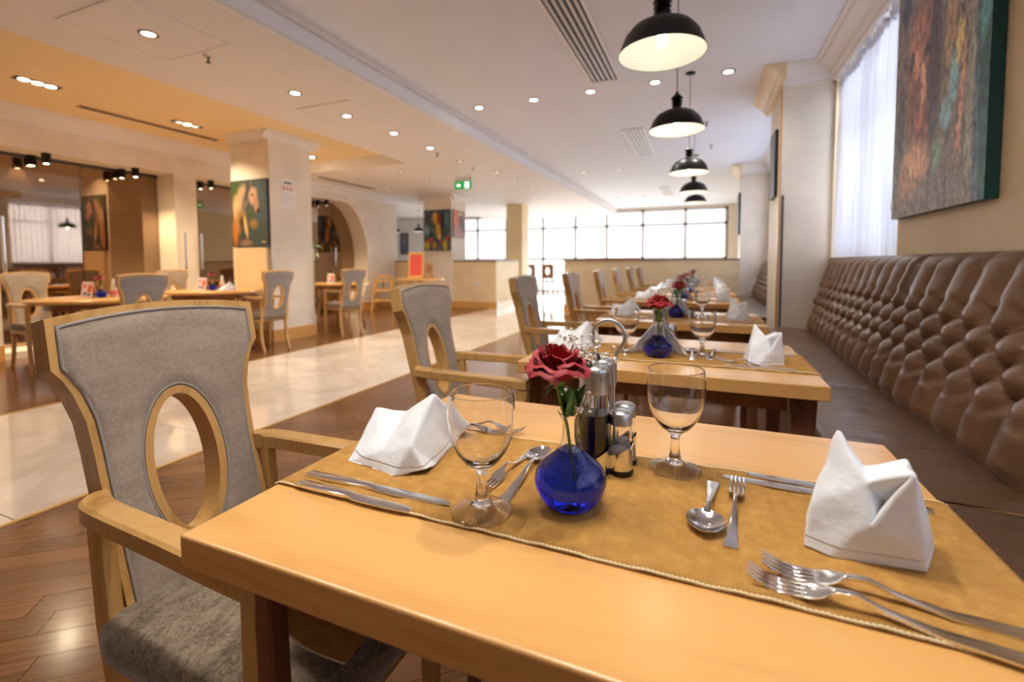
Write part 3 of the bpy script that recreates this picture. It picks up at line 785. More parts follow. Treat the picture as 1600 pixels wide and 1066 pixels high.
# cans under the opening soffits
CN = [(-7.66, 3.07), (-7.36, 3.08), (-7.62, 4.0), (-7.36, 4.03), (-7.6, 5.09), (-7.36, 5.1), (-7.6, 7.57), (-7.38, 7.59)]
CL = ['wide tinted glass, leftmost', 'wide tinted glass, second from the left', 'wide tinted glass, third from the left', 'wide tinted glass, rightmost', 'narrow tinted glass, left one', 'narrow tinted glass, right one', 'round arch, left one', 'round arch, right one']
for i, (x, y) in enumerate(CN):
    t = thing('spot_can', 'black cylinder spotlight above the '+CL[i], 'light', (x, y, 2.30), 0, 'black spotlights in the wall openings')
    lathe('can', [(0, .12), (.04, .12), (.045, .115), (.045, 0), (.052, -.012), (.042, -.004), (.038, .02), (0, .02)], BLACK, t, 24)
    lathe('lens', [(0, -.006), (.03, -.004), (.043, .004), (.043, .008), (0, .008)], LAMPW, t, 20)
    spot((0, 0, -.02), 16, (1, .74, .42), 110, .7, .03, parent=t)
for y in (2.7, 3.75, 4.8, 5.9, 7.3): spot((-9.72, y, 2.73), 7, (1, .86, .74), 80, .4, .02, (0, math.radians(-12), 0), 'wall_washer')

# ================================================================ PILLAR / WALL DECOR
def canvas(name, w_, h_, d, mat, label, loc, rz, sidemat=None, cat='painting', parts=None):
    """picture: front face looks along local -y, origin at bottom centre"""
    t = thing(name, label, cat, loc, rz)
    bm = bmesh.new(); v = [bm.verts.new(p) for p in ((-w_/2, -d, 0), (w_/2, -d, 0), (w_/2, -d, h_), (-w_/2, -d, h_))]
    f = bm.faces.new(v); uvl = bm.loops.layers.uv.new('UVMap')
    for lp, uv in zip(f.loops, ((0, 0), (1, 0), (1, 1), (0, 1))): lp[uvl].uv = uv
    me = bpy.data.meshes.new('painted_canvas'); bm.to_mesh(me); bm.free()
    link('painted_canvas', me, mat, t)
    link('stretcher', boxm('stretcher', -w_/2, w_/2, -d+.0008, 0, 0, h_), sidemat or BLKP, t)
    return t
PORT = paintingm('portrait_paint', [(.25, srgb(66, 58, 62)), (.42, srgb(128, 112, 98)), (.52, srgb(84, 88, 100)), (.62, srgb(150, 120, 84)), (.75, srgb(100, 120, 116))], [
    (.34, .52, .20, .36, 0, (128, 78, 60), .35), (.30, .70, .13, .12, 10, (150, 92, 68), .4), (.33, .43, .12, .14, 0, (118, 62, 52), .35),
    (.29, .60, .05, .07, 0, (190, 116, 84), .4), (.33, .37, .06, .04, 10, (152, 60, 50), .35), (.38, .48, .035, .09, -8, (206, 132, 96), .35), (.37, .55, .03, .04, 0, (220, 160, 130), .4), (.22, .62, .05, .03, 20, (70, 60, 70), .35),
    (.42, .63, .05, .03, -20, (60, 58, 70), .35), (.30, .20, .20, .09, 0, (188, 132, 86), .4), (.18, .13, .10, .08, 0, (150, 104, 74), .4), (.50, .55, .08, .40, 0, (76, 66, 78), .35),
    (.66, .66, .06, .26, 0, (150, 118, 82), .35), (.75, .55, .035, .08, 0, (206, 178, 60), .35), (.70, .44, .05, .11, 4, (90, 160, 176), .35), (.64, .33, .07, .07, 0, (96, 150, 166), .35), (.78, .35, .022, .20, -6, (180, 120, 90), .35),
    (.62, .80, .08, .10, 20, (116, 128, 140), .35), (.80, .85, .03, .14, 5, (60, 120, 170), .35), (.56, .20, .06, .06, 0, (96, 142, 112), .35), (.12, .86, .07, .07, 0, (40, 58, 92), .35), (.10, .40, .06, .2, 0, (72, 76, 84), .35),
    (.86, .35, .04, .32, 0, (130, 136, 120), .35), (.91, .45, .025, .6, 0, (50, 90, 110), .35), (.97, .30, .045, .5, 0, (4, 76, 80), .2), (.97, .85, .045, .35, 0, (6, 40, 74), .3), (.95, .56, .05, .07, 0, (10, 128, 130), .3)],
    warp=.055, wscale=13, streak=(1.8, 1.0, 1), bump=1, grain=.9, gsc=18, gain=1.9)
# painting on the right wall, leaning a little out from it
t = canvas('painting', 1.0, 1.32, .045, PORT, 'large dark abstract portrait painting with teal edge on the right wall above the bench', (XW-.004, 2.945, 1.335), math.radians(90), plain('painted_edge', srgb(8, 70, 78), .5))
t.rotation_euler = (0, 0, math.radians(-90))
box('price_tag', (-.5, -.455, -.049, -.0455, .05, .11), PAPER, t)
HORSE = paintingm('horse_paint', [(.3, srgb(40, 42, 36)), (.6, srgb(74, 80, 80)), (.9, srgb(96, 104, 104))], [
    (.80, .60, .35, .6, 0, (78, 92, 98), .6), (.75, .20, .3, .2, 0, (66, 84, 80), .6), (.15, .85, .16, .2, 0, (60, 78, 30), .6), (.55, .5, .12, .12, 0, (74, 86, 58), .6), (.62, .34, .13, .08, 0, (150, 120, 60), .6),
    (.32, .74, .17, .22, -30, (170, 140, 110), .4), (.17, .5, .13, .30, 10, (196, 158, 112), .4), (.10, .22, .09, .25, 0, (196, 120, 50), .5), (.28, .42, .16, .18, -20, (150, 118, 70), .5), (.30, .36, .09, .14, -10, (80, 62, 34), .5), (.40, .30, .05, .2, 15, (206, 176, 126), .5),
    (.45, .80, .05, .2, -18, (70, 64, 62), .4), (.36, .66, .05, .16, -10, (110, 96, 90), .4),
    (.62, .76, .12, .15, -14, (186, 150, 124), .35), (.70, .64, .08, .15, 12, (176, 136, 110), .35), (.76, .53, .06, .045, 10, (64, 48, 48), .4), (.60, .77, .035, .025, 0, (40, 30, 30), .5), (.57, .94, .025, .06, -10, (120, 96, 84), .4), (.66, .93, .025, .06, 8, (60, 50, 46), .4),
    (.40, .06, .2, .06, 0, (150, 120, 96), .6), (.88, .07, .06, .02, 0, (196, 170, 120), .5)], warp=.012, wscale=3, grain=.10)
canvas('painting', .70, .92, .035, HORSE, 'painting of a pale horse head and neck on the white column', (-5.83, 4.597, 1.318), 0)
FLAME = paintingm('flame_paint', [(.3, srgb(24, 26, 34)), (.5, srgb(52, 74, 88)), (.65, srgb(120, 150, 165)), (.8, srgb(40, 30, 36))], [
    (.88, .75, .1, .22, 0, (78, 132, 156), .6), (.12, .5, .12, .12, 0, (140, 170, 184), .6), (.10, .73, .05, .05, 0, (170, 60, 60), .5), (.72, .7, .08, .3, 0, (40, 26, 30), .5), (.58, .78, .08, .14, 0, (140, 36, 30), .5), (.44, .80, .10, .18, 8, (226, 170, 60), .4), (.55, .48, .10, .22, 5, (220, 166, 50), .4), (.42, .86, .05, .07, 0, (240, 200, 120), .5),
    (.60, .32, .05, .07, 0, (236, 216, 150), .5), (.25, .26, .14, .06, 10, (206, 70, 40), .5), (.12, .12, .12, .12, 0, (196, 176, 40), .5), (.40, .13, .09, .10, 0, (190, 150, 40), .5), (.55, .12, .05, .1, 0, (70, 90, 100), .5), (.80, .14, .10, .15, 0, (206, 190, 60), .5), (.90, .3, .07, .08, 0, (196, 60, 60), .5), (.65, .2, .05, .08, 0, (180, 60, 50), .5)], warp=.05, wscale=6, grain=.2, bump=.5)
canvas('painting', .74, .98, .03, FLAME, 'bright abstract painting of a yellow flame shape on the middle column', (-6.0, 9.717, 1.385), 0)
CORAL = paintingm('coral_paint', [(.3, srgb(150, 120, 116)), (.6, srgb(196, 160, 150)), (.8, srgb(140, 120, 126))], [(.2, .7, .2, .4, 0, (226, 120, 84), .5), (.6, .6, .2, .35, 0, (110, 92, 98), .6), (.85, .4, .1, .4, 0, (80, 70, 80), .6), (.5, .2, .3, .12, 0, (186, 130, 140), .6), (.55, .88, .15, .08, 0, (220, 206, 150), .5)], warp=.06, wscale=6, grain=.25)
t = canvas('painting', .58, .66, .03, CORAL, 'small coral and grey abstract painting on the window side of the middle column', (-5.607, 10.05, 1.70), math.radians(90))
DIM = paintingm('muted_paint', [(.3, srgb(60, 58, 66)), (.6, srgb(110, 108, 116)), (.8, srgb(150, 150, 160))], [(.5, .6, .3, .3, 0, (130, 134, 150), .6), (.4, .2, .3, .15, 0, (90, 96, 120), .6)], warp=.08)
t = canvas('picture', .36, .66, .03, DIM, 'dark framed picture on the side face of the first white pillar', (XP-.002, 5.50, 1.74), math.radians(-90), cat='picture')
t = canvas('picture', .42, .8, .03, DIM, 'dark framed picture on the side face of the second white pillar', (.598, 10.14, 1.62), math.radians(-90), cat='picture')
canvas('picture', .42, .88, .03, DIM, 'grey blue picture on the white back-room wall between two pendants', (-11.3, 15.79, 1.43), 0, sidemat=MULL, cat='picture')
# notice on the column
t = thing('notice_board', 'white laminated notice with red heading lines on the white column beside the horse painting', 'notice', (-5.469, 4.895, 1.87))
box('sheet', (0, .003, -.118, .118, 0, .40), PAPER, t)
for k in range(2):
    for j in range(3): box('heading_line', (.003, .004, -.09+j*.065, -.045+j*.065, .25+k*.03, .268+k*.03), RED if k == 0 else PINK, t)
box('heading_bar', (.003, .004, -.07, .07, .335, .36), DGREY, t)
for j in range(6): box('text_line', (.003, .004, -.09, .09-(j % 3)*.02, .04+j*.03, .046+j*.03), VENTM, t)
# exit sign
t = thing('exit_sign', 'green running-man exit sign hanging from the beige ceiling strip', 'sign', (-4.08, 7.5, 2.42))
box('sign_plate', (-.17, .17, -.012, .012, 0, .145), GREENS, t); box('sign_housing', (-.175, .175, -.02, .02, .145, .22), MULL, t)
for x in (-.12, .12): tube('hanger', [(x, 0, .22), (x, 0, .28)], .004, MULL, t, 6)
ar = [(-.13, .07), (-.09, .105), (-.09, .083), (-.05, .083), (-.05, .057), (-.09, .057), (-.09, .035)]
extr('arrow', ar, 'y', -.0145, -.0125, WHITES, t)
extr('door_symbol', [(.04, .02), (.12, .02), (.12, .125), (.04, .125)], 'y', -.0135, -.0125, WHITES, t)
mb = bmesh.new()
add_tube(mb, [(.085, -.015, .085), (.075, -.015, .058)], .008, 6); add_tube(mb, [(.075, -.015, .058), (.10, -.015, .045), (.095, -.015, .028)], .005, 6); add_tube(mb, [(.075, -.015, .058), (.06, -.015, .04), (.045, -.015, .04)], .005, 6)
add_tube(mb, [(.085, -.015, .082), (.105, -.015, .07), (.115, -.015, .08)], .004, 6); add_tube(mb, [(.085, -.015, .082), (.065, -.015, .08), (.058, -.015, .068)], .004, 6)
bmesh.ops.create_icosphere(mb, subdivisions=2, radius=.009, matrix=Matrix.Translation((.092, -.015, .10)))
link('running_man', fin(mb, 'running_man', True), GREENS, t)
# socket
t = thing('wall_socket', 'white double socket on the cream counter wall', 'socket', (-5.0, 9.797, .60))
box('faceplate', (-.075, .075, -.008, 0, -.04, .04), MULL, t, bev=.003); 
for x in (-.035, .035): box('rocker', (x-.01, x+.01, -.011, -.008, -.012, .012), CROWN, t)
# column part below horse painting, lamp light put into its yellow
tag(box('lit_column_part', (-6.13, -5.50, 4.545, 4.598, .17, 1.30), WALLY, bev=.004), 'lower part of the white column below the horse painting, coloured yellow for the lamp light on it', 'panel')

# ================================================================ BENCHES
def tufted(par, y0, y1, res, x_at):
    """button-tufted bench back; x_at(y) = x of the foot of the back at seat level"""
    ym = (y0+y1)/2; xo = x_at(ym)
    ny = int((y1-y0)/res); P = .19; ZB = (.895, .655)
    prof = []   # (x offset, z, t height coordinate)
    nz = int(.62/res)
    for j in range(nz+1): z = .45+.62*j/nz; prof.append((.0+.20*((z-.45)/.67)**1.15, z, 1))
    for j in range(1, 9): a = j/8*PI*.62; prof.append((.185+.05*(1-math.cos(a)) , 1.07+.055*math.sin(a), max(0, 1-j/7)))
    prof.append((9, 1.07, 0)); prof.append((9, .45, 0))
    bm = bmesh.new(); G = []
    for i in range(ny+1):
        y = y0+(y1-y0)*i/ny; row = []
        fe = min(1, (y-y0)/.02, (y1-y)/.02); fe = math.sqrt(max(0, fe))
        for (dx, z, k) in prof:
            s = (y-2.12)/P; tz = (z-ZB[0])/.16
            if z > ZB[0]:
                d1 = abs(math.sin(PI*s)); e = min(1, (z-ZB[0])/.06); dm = (abs(math.sin(PI*(s+tz)))*abs(math.sin(PI*(s-tz))))**.5
                h = (1-e)*dm+e*d1**.7*(.95+.0*z); h = max(h, 0)
            elif z < ZB[1]:
                d1 = abs(math.cos(PI*s)); e = min(1, (ZB[1]-z)/.06); dm = (abs(math.sin(PI*(s+tz)))*abs(math.sin(PI*(s-tz))))**.5
                h = (1-e)*dm+e*d1**.7
            else: h = (abs(math.sin(PI*(s+tz)))*abs(math.sin(PI*(s-tz))))**.5
            # deep dimples at the buttons
            dep = 0
            for jj in range(0, 4):
                zz = ZB[0]-jj*.08; off = 0 if jj % 2 == 0 else .5
                dy = (s-off-round(s-off))*P; dd = dy*dy+(z-zz)**2
                dep += math.exp(-dd/.0005)
            hh = .054*h*k-.022*min(1, dep)
            hh += .006*noise.noise((y*14, z*14, 0))*k
            if z < .5: hh = hh*(.4+.6*(z-.45)/.05)
            xx = x_at(y)+dx-hh*fe*1.0+.012*(1-fe)
            if k == 0: xx = min(x_at(y)+dx, XW-.004)
            row.append(bm.verts.new((xx-xo, y-ym, z-.43)))
        G.append(row)
    for a, b in zip(G, G[1:]):
        for i in range(len(a)-1): bm.faces.new((a[i], a[i+1], b[i+1], b[i]))
    bm.faces.new(G[0]); bm.faces.new(G[-1][::-1])
    t = link('tufted_back', fin(bm, 'tufted_back', True, 80), LEA, par, (xo, ym, .43))
    bt = bmesh.new(); add_lathe(bt, [(0, .005), (.006, .004), (.009, 0), (.006, -.004), (0, -.004)], 10); bme = fin(bt, 'button', True); bme.materials.append(LEA)
    s0 = int((y0-2.12)/P)-1
    for jj in range(4):
        for kk in range(s0, s0+int((y1-y0)/P)+4):
            yy = 2.12+(kk+(.5 if jj % 2 else 0))*P
            if yy < y0+.05 or yy > y1-.05: continue
            z = ZB[0]-jj*.08; dx = .20*((z-.45)/.67)**1.15
            link('button', bme, LEA, t, (x_at(yy)+dx+.016-xo, yy-ym, z-.43), (0, -PI/2+.25, 0))
    return t
def xa(y): return .815+(.10*max(0, (y-2.6)/2.5) if y < 5.2 else .10)
def seatbox(t, y0, y1, x1f, xf=.375):
    X0 = Y0 = 0
    # cushion: gently domed and wrinkled with a rolled front
    bm = bmesh.new(); nx, ny = 34, max(20, int((y1-y0)/.03)); G = []
    for i in range(ny+1):
        y = y0+(y1-y0)*i/ny; row = []; ed = min(1, (y-y0)/.025, (y1-y)/.025)
        rx = x1f(y)+.02
        pts = [(xf+.01, .36)]+[(xf+.05-.05*math.cos(a), .40+.05*math.sin(a)) for a in [j/6*PI/2 for j in range(7)]]
        pts += [(xf+.05+(rx-xf-.05)*j/24, .45) for j in range(1, 25)]
        for j, (x, z) in enumerate(pts):
            if z > .44: z += .012*math.sin(PI*min(1, (x-xf)/(rx-xf)))-.012*(1-math.sqrt(max(0, ed)))+.004*noise.noise((x*10, y*26, 1))
            row.append(bm.verts.new((x-X0, y-Y0, z)))
        G.append(row)
    for a, b in zip(G, G[1:]):
        for i in range(len(a)-1): bm.faces.new((a[i], b[i], b[i+1], a[i+1]))
    link('seat_cushion', fin(bm, 'seat_cushion', True), LEAS, t)
    box('base', (xf+.03-X0, .9-X0, y0-Y0, y1-Y0, .0, .36), LEA, t)
    return t
def xa(y): return .815+(.10*max(0, (y-2.6)/2.5) if y < 5.2 else .10)
bqn = thing('tufted_banquette', 'long brown leather banquette with button-tufted back beside the tables, up to the first white pillar', 'bench', (0, 0, 0))
tufted(bqn, -.4, 2.925, .0125, xa); tufted(bqn, 2.935, 5.11, .0135, xa)
for y0, y1 in ((-.4, 1.535), (1.545, 2.775), (2.785, 5.11)):
    seatbox(bqn, y0, y1, xa)
    if y1 < 3: box('joint_strip', (.40, .83, y1+.001, y1+.009, .40, .447), BRASS, bqn)
bqf = thing('tufted_banquette', 'second brown leather banquette beyond the first white pillar', 'bench', (0, 0, 0))
tufted(bqf, 5.98, 9.75, .022, lambda y: .845); seatbox(bqf, 5.98, 9.75, lambda y: .85)

# ================================================================ CHAIRS
HWP = [(.40, .150), (.55, .151), (.67, .152), (.745, .154), (.80, .158), (.85, .171), (.878, .183), (.898, .197), (.986, .196)]
def bx(z): return -.22-(z-.47)*.235-.02*math.sin(PI*max(0, min(1, (z-.43)/.55)))*.6
def outline(inset=0):
    side = [(w_-inset*1.0, z) for w_, z in ((w_, z) for z, w_ in HWP)]
    side[-1] = (side[-1][0], side[-1][1]-inset)
    # resample
    R_ = []
    for (w1, z1), (w2, z2), (za, _a), (zb, _b) in zip(side, side[1:], HWP, HWP[1:]):
        n = max(2, int((zb-za)/.012))
        for k in range(n): R_.append((w1+(w2-w1)*k/n, z1+(z2-z1)*k/n))
    R_.append(side[-1])
    top = []; W_ = side[-1][0]
    for k in range(1, 20): a = 1-2*k/20; top.append((W_*a, side[-1][1]+.016*(1-a*a)))
    return R_+top+[(-a, z) for a, z in R_[::-1]]
OVC, OVA, OVB = .672, .078, .152
def ray_hit(poly, th):
    d = (math.cos(th), math.sin(th)); best = None
    for (x1, z1), (x2, z2) in zip(poly, poly[1:]+poly[:1]):
        z1 -= OVC; z2 -= OVC; ex, ez = x2-x1, z2-z1; den = d[0]*ez-d[1]*ex
        if abs(den) < 1e-12: continue
        t = (x1*ez-z1*ex)/den; u = (x1*d[1]-z1*d[0])/den
        if t > 0 and -1e-6 <= u <= 1+1e-6 and (best is None or t < best): best = t
    return (d[0]*best, OVC+d[1]*best)
def bp(y, z, off):   # point on the back, off = distance backwards from the front face
    curve = .012*(y/.2)**2
    return (bx(z)-off*.97+curve, y, z-off*.2+.004)
def back_panel(off0, bulge, inset, oset, sgn):
    poly = outline(inset); crn = [math.atan2(z-OVC, x) for x, z in (poly[0], poly[-1])]
    ws = len([1 for _ in poly])
    key = [(HWP[-1][1]-inset, HWP[-1][0]-inset), (HWP[-2][1]-inset, HWP[-2][0])]
    ths = [2*PI*k/120 for k in range(120)]
    for kx, kz in key+[(poly[0][0], poly[0][1])]:
        for s in (1, -1):
            a = math.atan2(kz-OVC, kx*s) % (2*PI); i = min(range(len(ths)), key=lambda q: abs((ths[q]-a+PI) % (2*PI)-PI)); ths[i] = a
    bm = bmesh.new(); rings = []; K = 10
    for k in range(K+1):
        f = k/K; ring = []
        for th in ths:
            o = ray_hit(poly, th); a = (OVA+oset); b = (OVB+oset); r = 1/math.sqrt((math.cos(th)/a)**2+(math.sin(th)/b)**2)
            i_ = (r*math.cos(th), OVC+r*math.sin(th))
            y = i_[0]+(o[0]-i_[0])*f; z = i_[1]+(o[1]-i_[1])*f
            dist = min(f, 1-f)*math.hypot(o[0]-i_[0], o[1]-i_[1]); h = bulge*min(1, (dist/.018))**.5
            ring.append(bm.verts.new(bp(y, z, off0-sgn*h)))
        rings.append(ring)
    for a, b in zip(rings, rings[1:]):
        n = len(a)
        for i in range(n): bm.faces.new((a[i], a[(i+1) % n], b[(i+1) % n], b[i]))
    return fin(bm, 'upholstery', True)
def band(poly_o, poly_i, off0, off1):
    bm = bmesh.new(); n = len(poly_o)
    A = [bm.verts.new(bp(*p, off0)) for p in poly_o]; B = [bm.verts.new(bp(*p, off0)) for p in poly_i]
    D = [bm.verts.new(bp(*p, off1)) for p in poly_o]; E = [bm.verts.new(bp(*p, off1)) for p in poly_i]
    for i in range(n):
        j = (i+1) % n
        for q in ((A[i], A[j], B[j], B[i]), (D[i], E[i], E[j], D[j]), (A[i], D[i], D[j], A[j]), (B[i], B[j], E[j], E[i])): bm.faces.new(q)
    return bm
def chair_build():
    t = thing('dining_armchair', '', 'chair', (0, 0, 0))
    po, pi_ = outline(0), outline(.013)
    bm = band(po, pi_, -.001, .046); link('back_frame', fin(bm, 'back_frame', True, 30), CHW, t)
    el = lambda s: [((OVA+s)*math.cos(2*PI*k/64), OVC+(OVB+s)*math.sin(2*PI*k/64)) for k in range(64)]
    bm = band(el(0), el(-.016), -.004, .048); link('oval_ring', fin(bm, 'oval_ring', True, 30), CHW, t)
    link('back_upholstery', back_panel(.002, .010, .012, -.001, 1), FAB, t)
    link('rear_upholstery', back_panel(.043, .004, .012, -.001, -1), FABG, t)
    pb = bmesh.new()
    pp = [Vector(bp(y, z, -.003)) for y, z in outline(.016)]; add_tube(pb, pp, .0032, 6)
    pp = [Vector(bp(y, z, -.003)) for y, z in el(.004)]; add_tube(pb, pp+pp[:1], .0032, 6, caps=False)
    link('piping', fin(pb, 'piping', True), PIPE, t)
    # seat cushion: superellipse trapezoid, domed
    sb = bmesh.new(); rings = []
    def sp(th, s):
        c, n_ = math.cos(th), math.sin(th); e = .27
        x = math.copysign(abs(c)**e, c); y = math.copysign(abs(n_)**e, n_)
        hw = .196-.004*x
        return (-.004+.256*x*s, hw*y*s)
    for z, s in ((.405, .93), (.412, .985), (.43, 1.0), (.45, 1.0), (.466, .97), (.476, .90), (.482, .75), (.487, .5), (.489, .25)):
        rings.append([sb.verts.new((*sp(2*PI*k/56, s), z)) for k in range(56)])
    for a, b in zip(rings, rings[1:]):
        for i in range(56): sb.faces.new((a[i], a[(i+1) % 56], b[(i+1) % 56], b[i]))
    sb.faces.new(rings[0][::-1]); sb.faces.new(rings[-1])
    link('seat', fin(sb, 'seat', True), FABS, t)
    rb = bmesh.new(); add_box(rb, -.21, .225, -.185, .185, .365, .404); bmesh.ops.bevel(rb, geom=rb.edges[:], offset=.004, segments=1, affect='EDGES')
    link('seat_rail', fin(rb, 'seat_rail'), CHW, t)
    for s in (-1, 1):
        # arm: leaves the back, sweeps outwards, runs forward to the post
        pts = [(-.262, .148), (-.264, .162), (-.252, .172), (-.228, .178), (-.18, .182), (-.10, .186), (-.01, .190), (.09, .196), (.202, .201)]
        pts = spline(pts, 4); nw = len(pts)
        bar('arm', [(x, y*s, .663-.003*i/nw) for i, (x, y) in enumerate(pts)], [.030+.015*min(1, i/8) for i in range(nw)], [.034]*nw, CHW, t, k=.25)
        bar('leg', [(.184, .202*s, .645), (.184, .202*s, .45), (.184, .200*s, .30), (.190, .194*s, 0)], [.036, .036, .034, .026], [.036, .036, .034, .026], CHW, t, side=(0, 1, 0), k=.2)
        bar('leg', [(-.255, .166*s, .648), (-.238, .165*s, .45), (-.215, .163*s, .32), (-.235, .163*s, .14), (-.285, .163*s, 0)], [.026, .028, .030, .028, .024], [.040, .040, .038, .032, .026], CHW, t, side=(0, 1, 0), k=.2)
    return t
ch0 = chair_build()
rowy = [(-.72, .62, 0), (-.77, 1.69, 1), (-.78, 2.90, 0), (-.79, 4.12, -1), (-.78, 5.3, 1), (-.79, 6.45, 0), (-.78, 7.6, 1), (-.78, 8.75, -1)]
for i, (x, y, a) in enumerate(rowy):
    o = ch0 if i == 0 else dup(ch0)
    o.location = (x, y, 0); o.rotation_euler = (0, 0, math.radians(a))
    o['group'] = 'armchairs along the table row'
    o['label'] = 'beech armchair with oval-holed taupe back facing the bench, %s from the camera' % ORD[i]
LCH = [(-6.46, 2.62, 0, 'beech armchair at the far left, partly cut by the photo edge'), (-4.90, 2.53, 178, 'beech armchair with grey back seen from behind, between the two left round tables'),
       (-6.30, 4.02, 0, 'beech armchair in yellow light behind the grey-backed chair, left of the second round table'), (-5.20, 4.22, 172, 'beech armchair with its oval showing the white column, right of the second round table'),
       (-5.22, 5.66, 160, 'beech armchair right of the round table behind the white column'), (-6.6, 6.15, 0, 'beech armchair behind the column on the left of the third round table')]
for x, y, a, lab in LCH:
    o = dup(ch0, (x, y, 0), math.radians(a), lab, 'armchairs at the round tables')
# dark-backed chairs far by the glazing
def far_chair():
    t = thing('wooden_chair', '', 'chair', (0, 0, 0))
    link('seat', boxm('seat', -.21, .21, -.2, .2, .44, .48, bev=.008), FABG, t)
    bm = bmesh.new()
    po = [(-.2, .56), (.2, .56), (.22, 1.03), (-.22, 1.03)]
    n = 32; E_ = [(.08*math.cos(2*PI*k/n), .80+.13*math.sin(2*PI*k/n)) for k in range(n)]
    def hit(th):
        d = (math.cos(th), math.sin(th)); s = min((.21/abs(d[0])) if abs(d[0]) > 1e-6 else 9, (.235/abs(d[1])) if abs(d[1]) > 1e-6 else 9); return (d[0]*s, .795+d[1]*s)
    O_ = [hit(2*PI*k/n+.0001) for k in range(n)]
    R4 = [[bm.verts.new((x, yy, z)) for x, z in L_] for L_, yy in ((O_, .2), (E_, .2), (E_, .235), (O_, .235))]
    for a, b in zip(R4, R4[1:]+R4[:1]):
        for i in range(n): bm.faces.new((a[i], a[(i+1) % n], b[(i+1) % n], b[i]))
    link('backrest', fin(bm, 'backrest'), MIDW, t)
    for sx in (-1, 1):
        for sy in (-1, 1): bar('leg', [(sx*.19, sy*.18, .45), (sx*.19, sy*.19, 0)], [.035, .028], [.035, .028], MIDW, t, side=(0, 1, 0))
        bar('upright', [(sx*.17, .217, .46), (sx*.17, .217, .6)], [.03, .03], [.03, .03], MIDW, t, side=(0, 1, 0))
    return t
fc = far_chair(); fc.location = (-5.45, 14.8, 0); fc['label'] = 'brown wooden chair with holed square back by the far glazing, left one'; fc['group'] = 'wooden chairs by the far glazing'; fc.rotation_euler = (0, 0, PI)
dup(fc, (-4.85, 15.0, 0), PI-.1, 'brown wooden chair with holed square back by the far glazing, right one')

# ================================================================ TABLES
TZ, TW, TD, TX = .75, .906, .674, -.597
def row_table():
    t = thing('dining_table', '', 'table', (TX+TW/2, TD/2, 0))
    link('tabletop', boxm('tabletop', -TW/2, TW/2, -TD/2, TD/2, TZ-.042, TZ, bev=.0035, seg=3), TABLE, t)
    link('apron', boxm('apron', -TW/2+.09, TW/2-.09, -TD/2+.08, TD/2-.08, TZ-.10, TZ-.043), MIDW, t)
    for sx in (-1, 1):
        for sy in (-1, 1):
            bx_ = TW/2-(.055 if sx > 0 else .088); by_ = TD/2-.055
            bar('leg', [(sx*bx_, sy*by_, TZ-.043), (sx*bx_, sy*by_, TZ-.12), (sx*(bx_-.006), sy*by_, .45), (sx*(bx_-.008), sy*by_, .25), (sx*(bx_+.005), sy*by_, 0)],
                [.04 if sx > 0 else .03]*5, [.066, .060, .046, .046, .066] if sx > 0 else [.030]*5, DARKW, t, side=(0, 1, 0), k=.25)
    return t
TY = [.357, 1.458, 2.70, 4.08, 5.10, 6.25, 7.40, 8.50]
TXO = [0, .008, 0, -.03, -.02, -.02, -.02, -.02]
tb0 = row_table(); TBN = ['nearest the camera', 'second from the camera', 'third from the camera', 'fourth from the camera', 'fifth from the camera', 'sixth from the camera', 'seventh from the camera', 'last before the half wall']
for i in range(8):
    o = tb0 if i == 0 else dup(tb0)
    o.location = (TX+TW/2+TXO[i], TY[i]+TD/2, 0); o['group'] = 'maple tables along the bench'
    o['label'] = 'rectangular maple-topped table with brown legs beside the bench, '+TBN[i]
# ---- round tables on the left
def round_table():
    t = thing('round_table', '', 'table')
    lathe('tabletop', [(0, .75), (.545, .75), (.55, .746), (.55, .722), (.545, .718), (0, .718)], TABLE, t, 64, ang=40)
    lathe('apron_ring', [(.40, .717), (.42, .717), (.42, .65), (.40, .65)], MIDW, t, 48, close=True)
    for k in range(4):
        a = PI/4+k*PI/2; c, s = math.cos(a), math.sin(a)
        bar('leg', [(c*.36, s*.36, .717), (c*.34, s*.34, .4), (c*.38, s*.38, .15), (c*.44, s*.44, 0)], [.06, .05, .045, .05], [.06, .05, .045, .05], MIDW, t, side=(-s, c, 0))
    return t
rt0 = round_table()
RT = [(-5.62, 2.72, 'round maple table at the far left, with its menu card and rose'), (-5.75, 4.02, 'round maple table in front of the horse painting'), (-5.88, 6.25, 'round maple table behind the white column, before the arch')]
RT[1] = (-5.80, 3.98, RT[1][2])
for i, (x, y, lab) in enumerate(RT):
    o = rt0 if i == 0 else dup(rt0)
    o.location = (x, y, 0); o['label'] = lab; o['group'] = 'round tables'

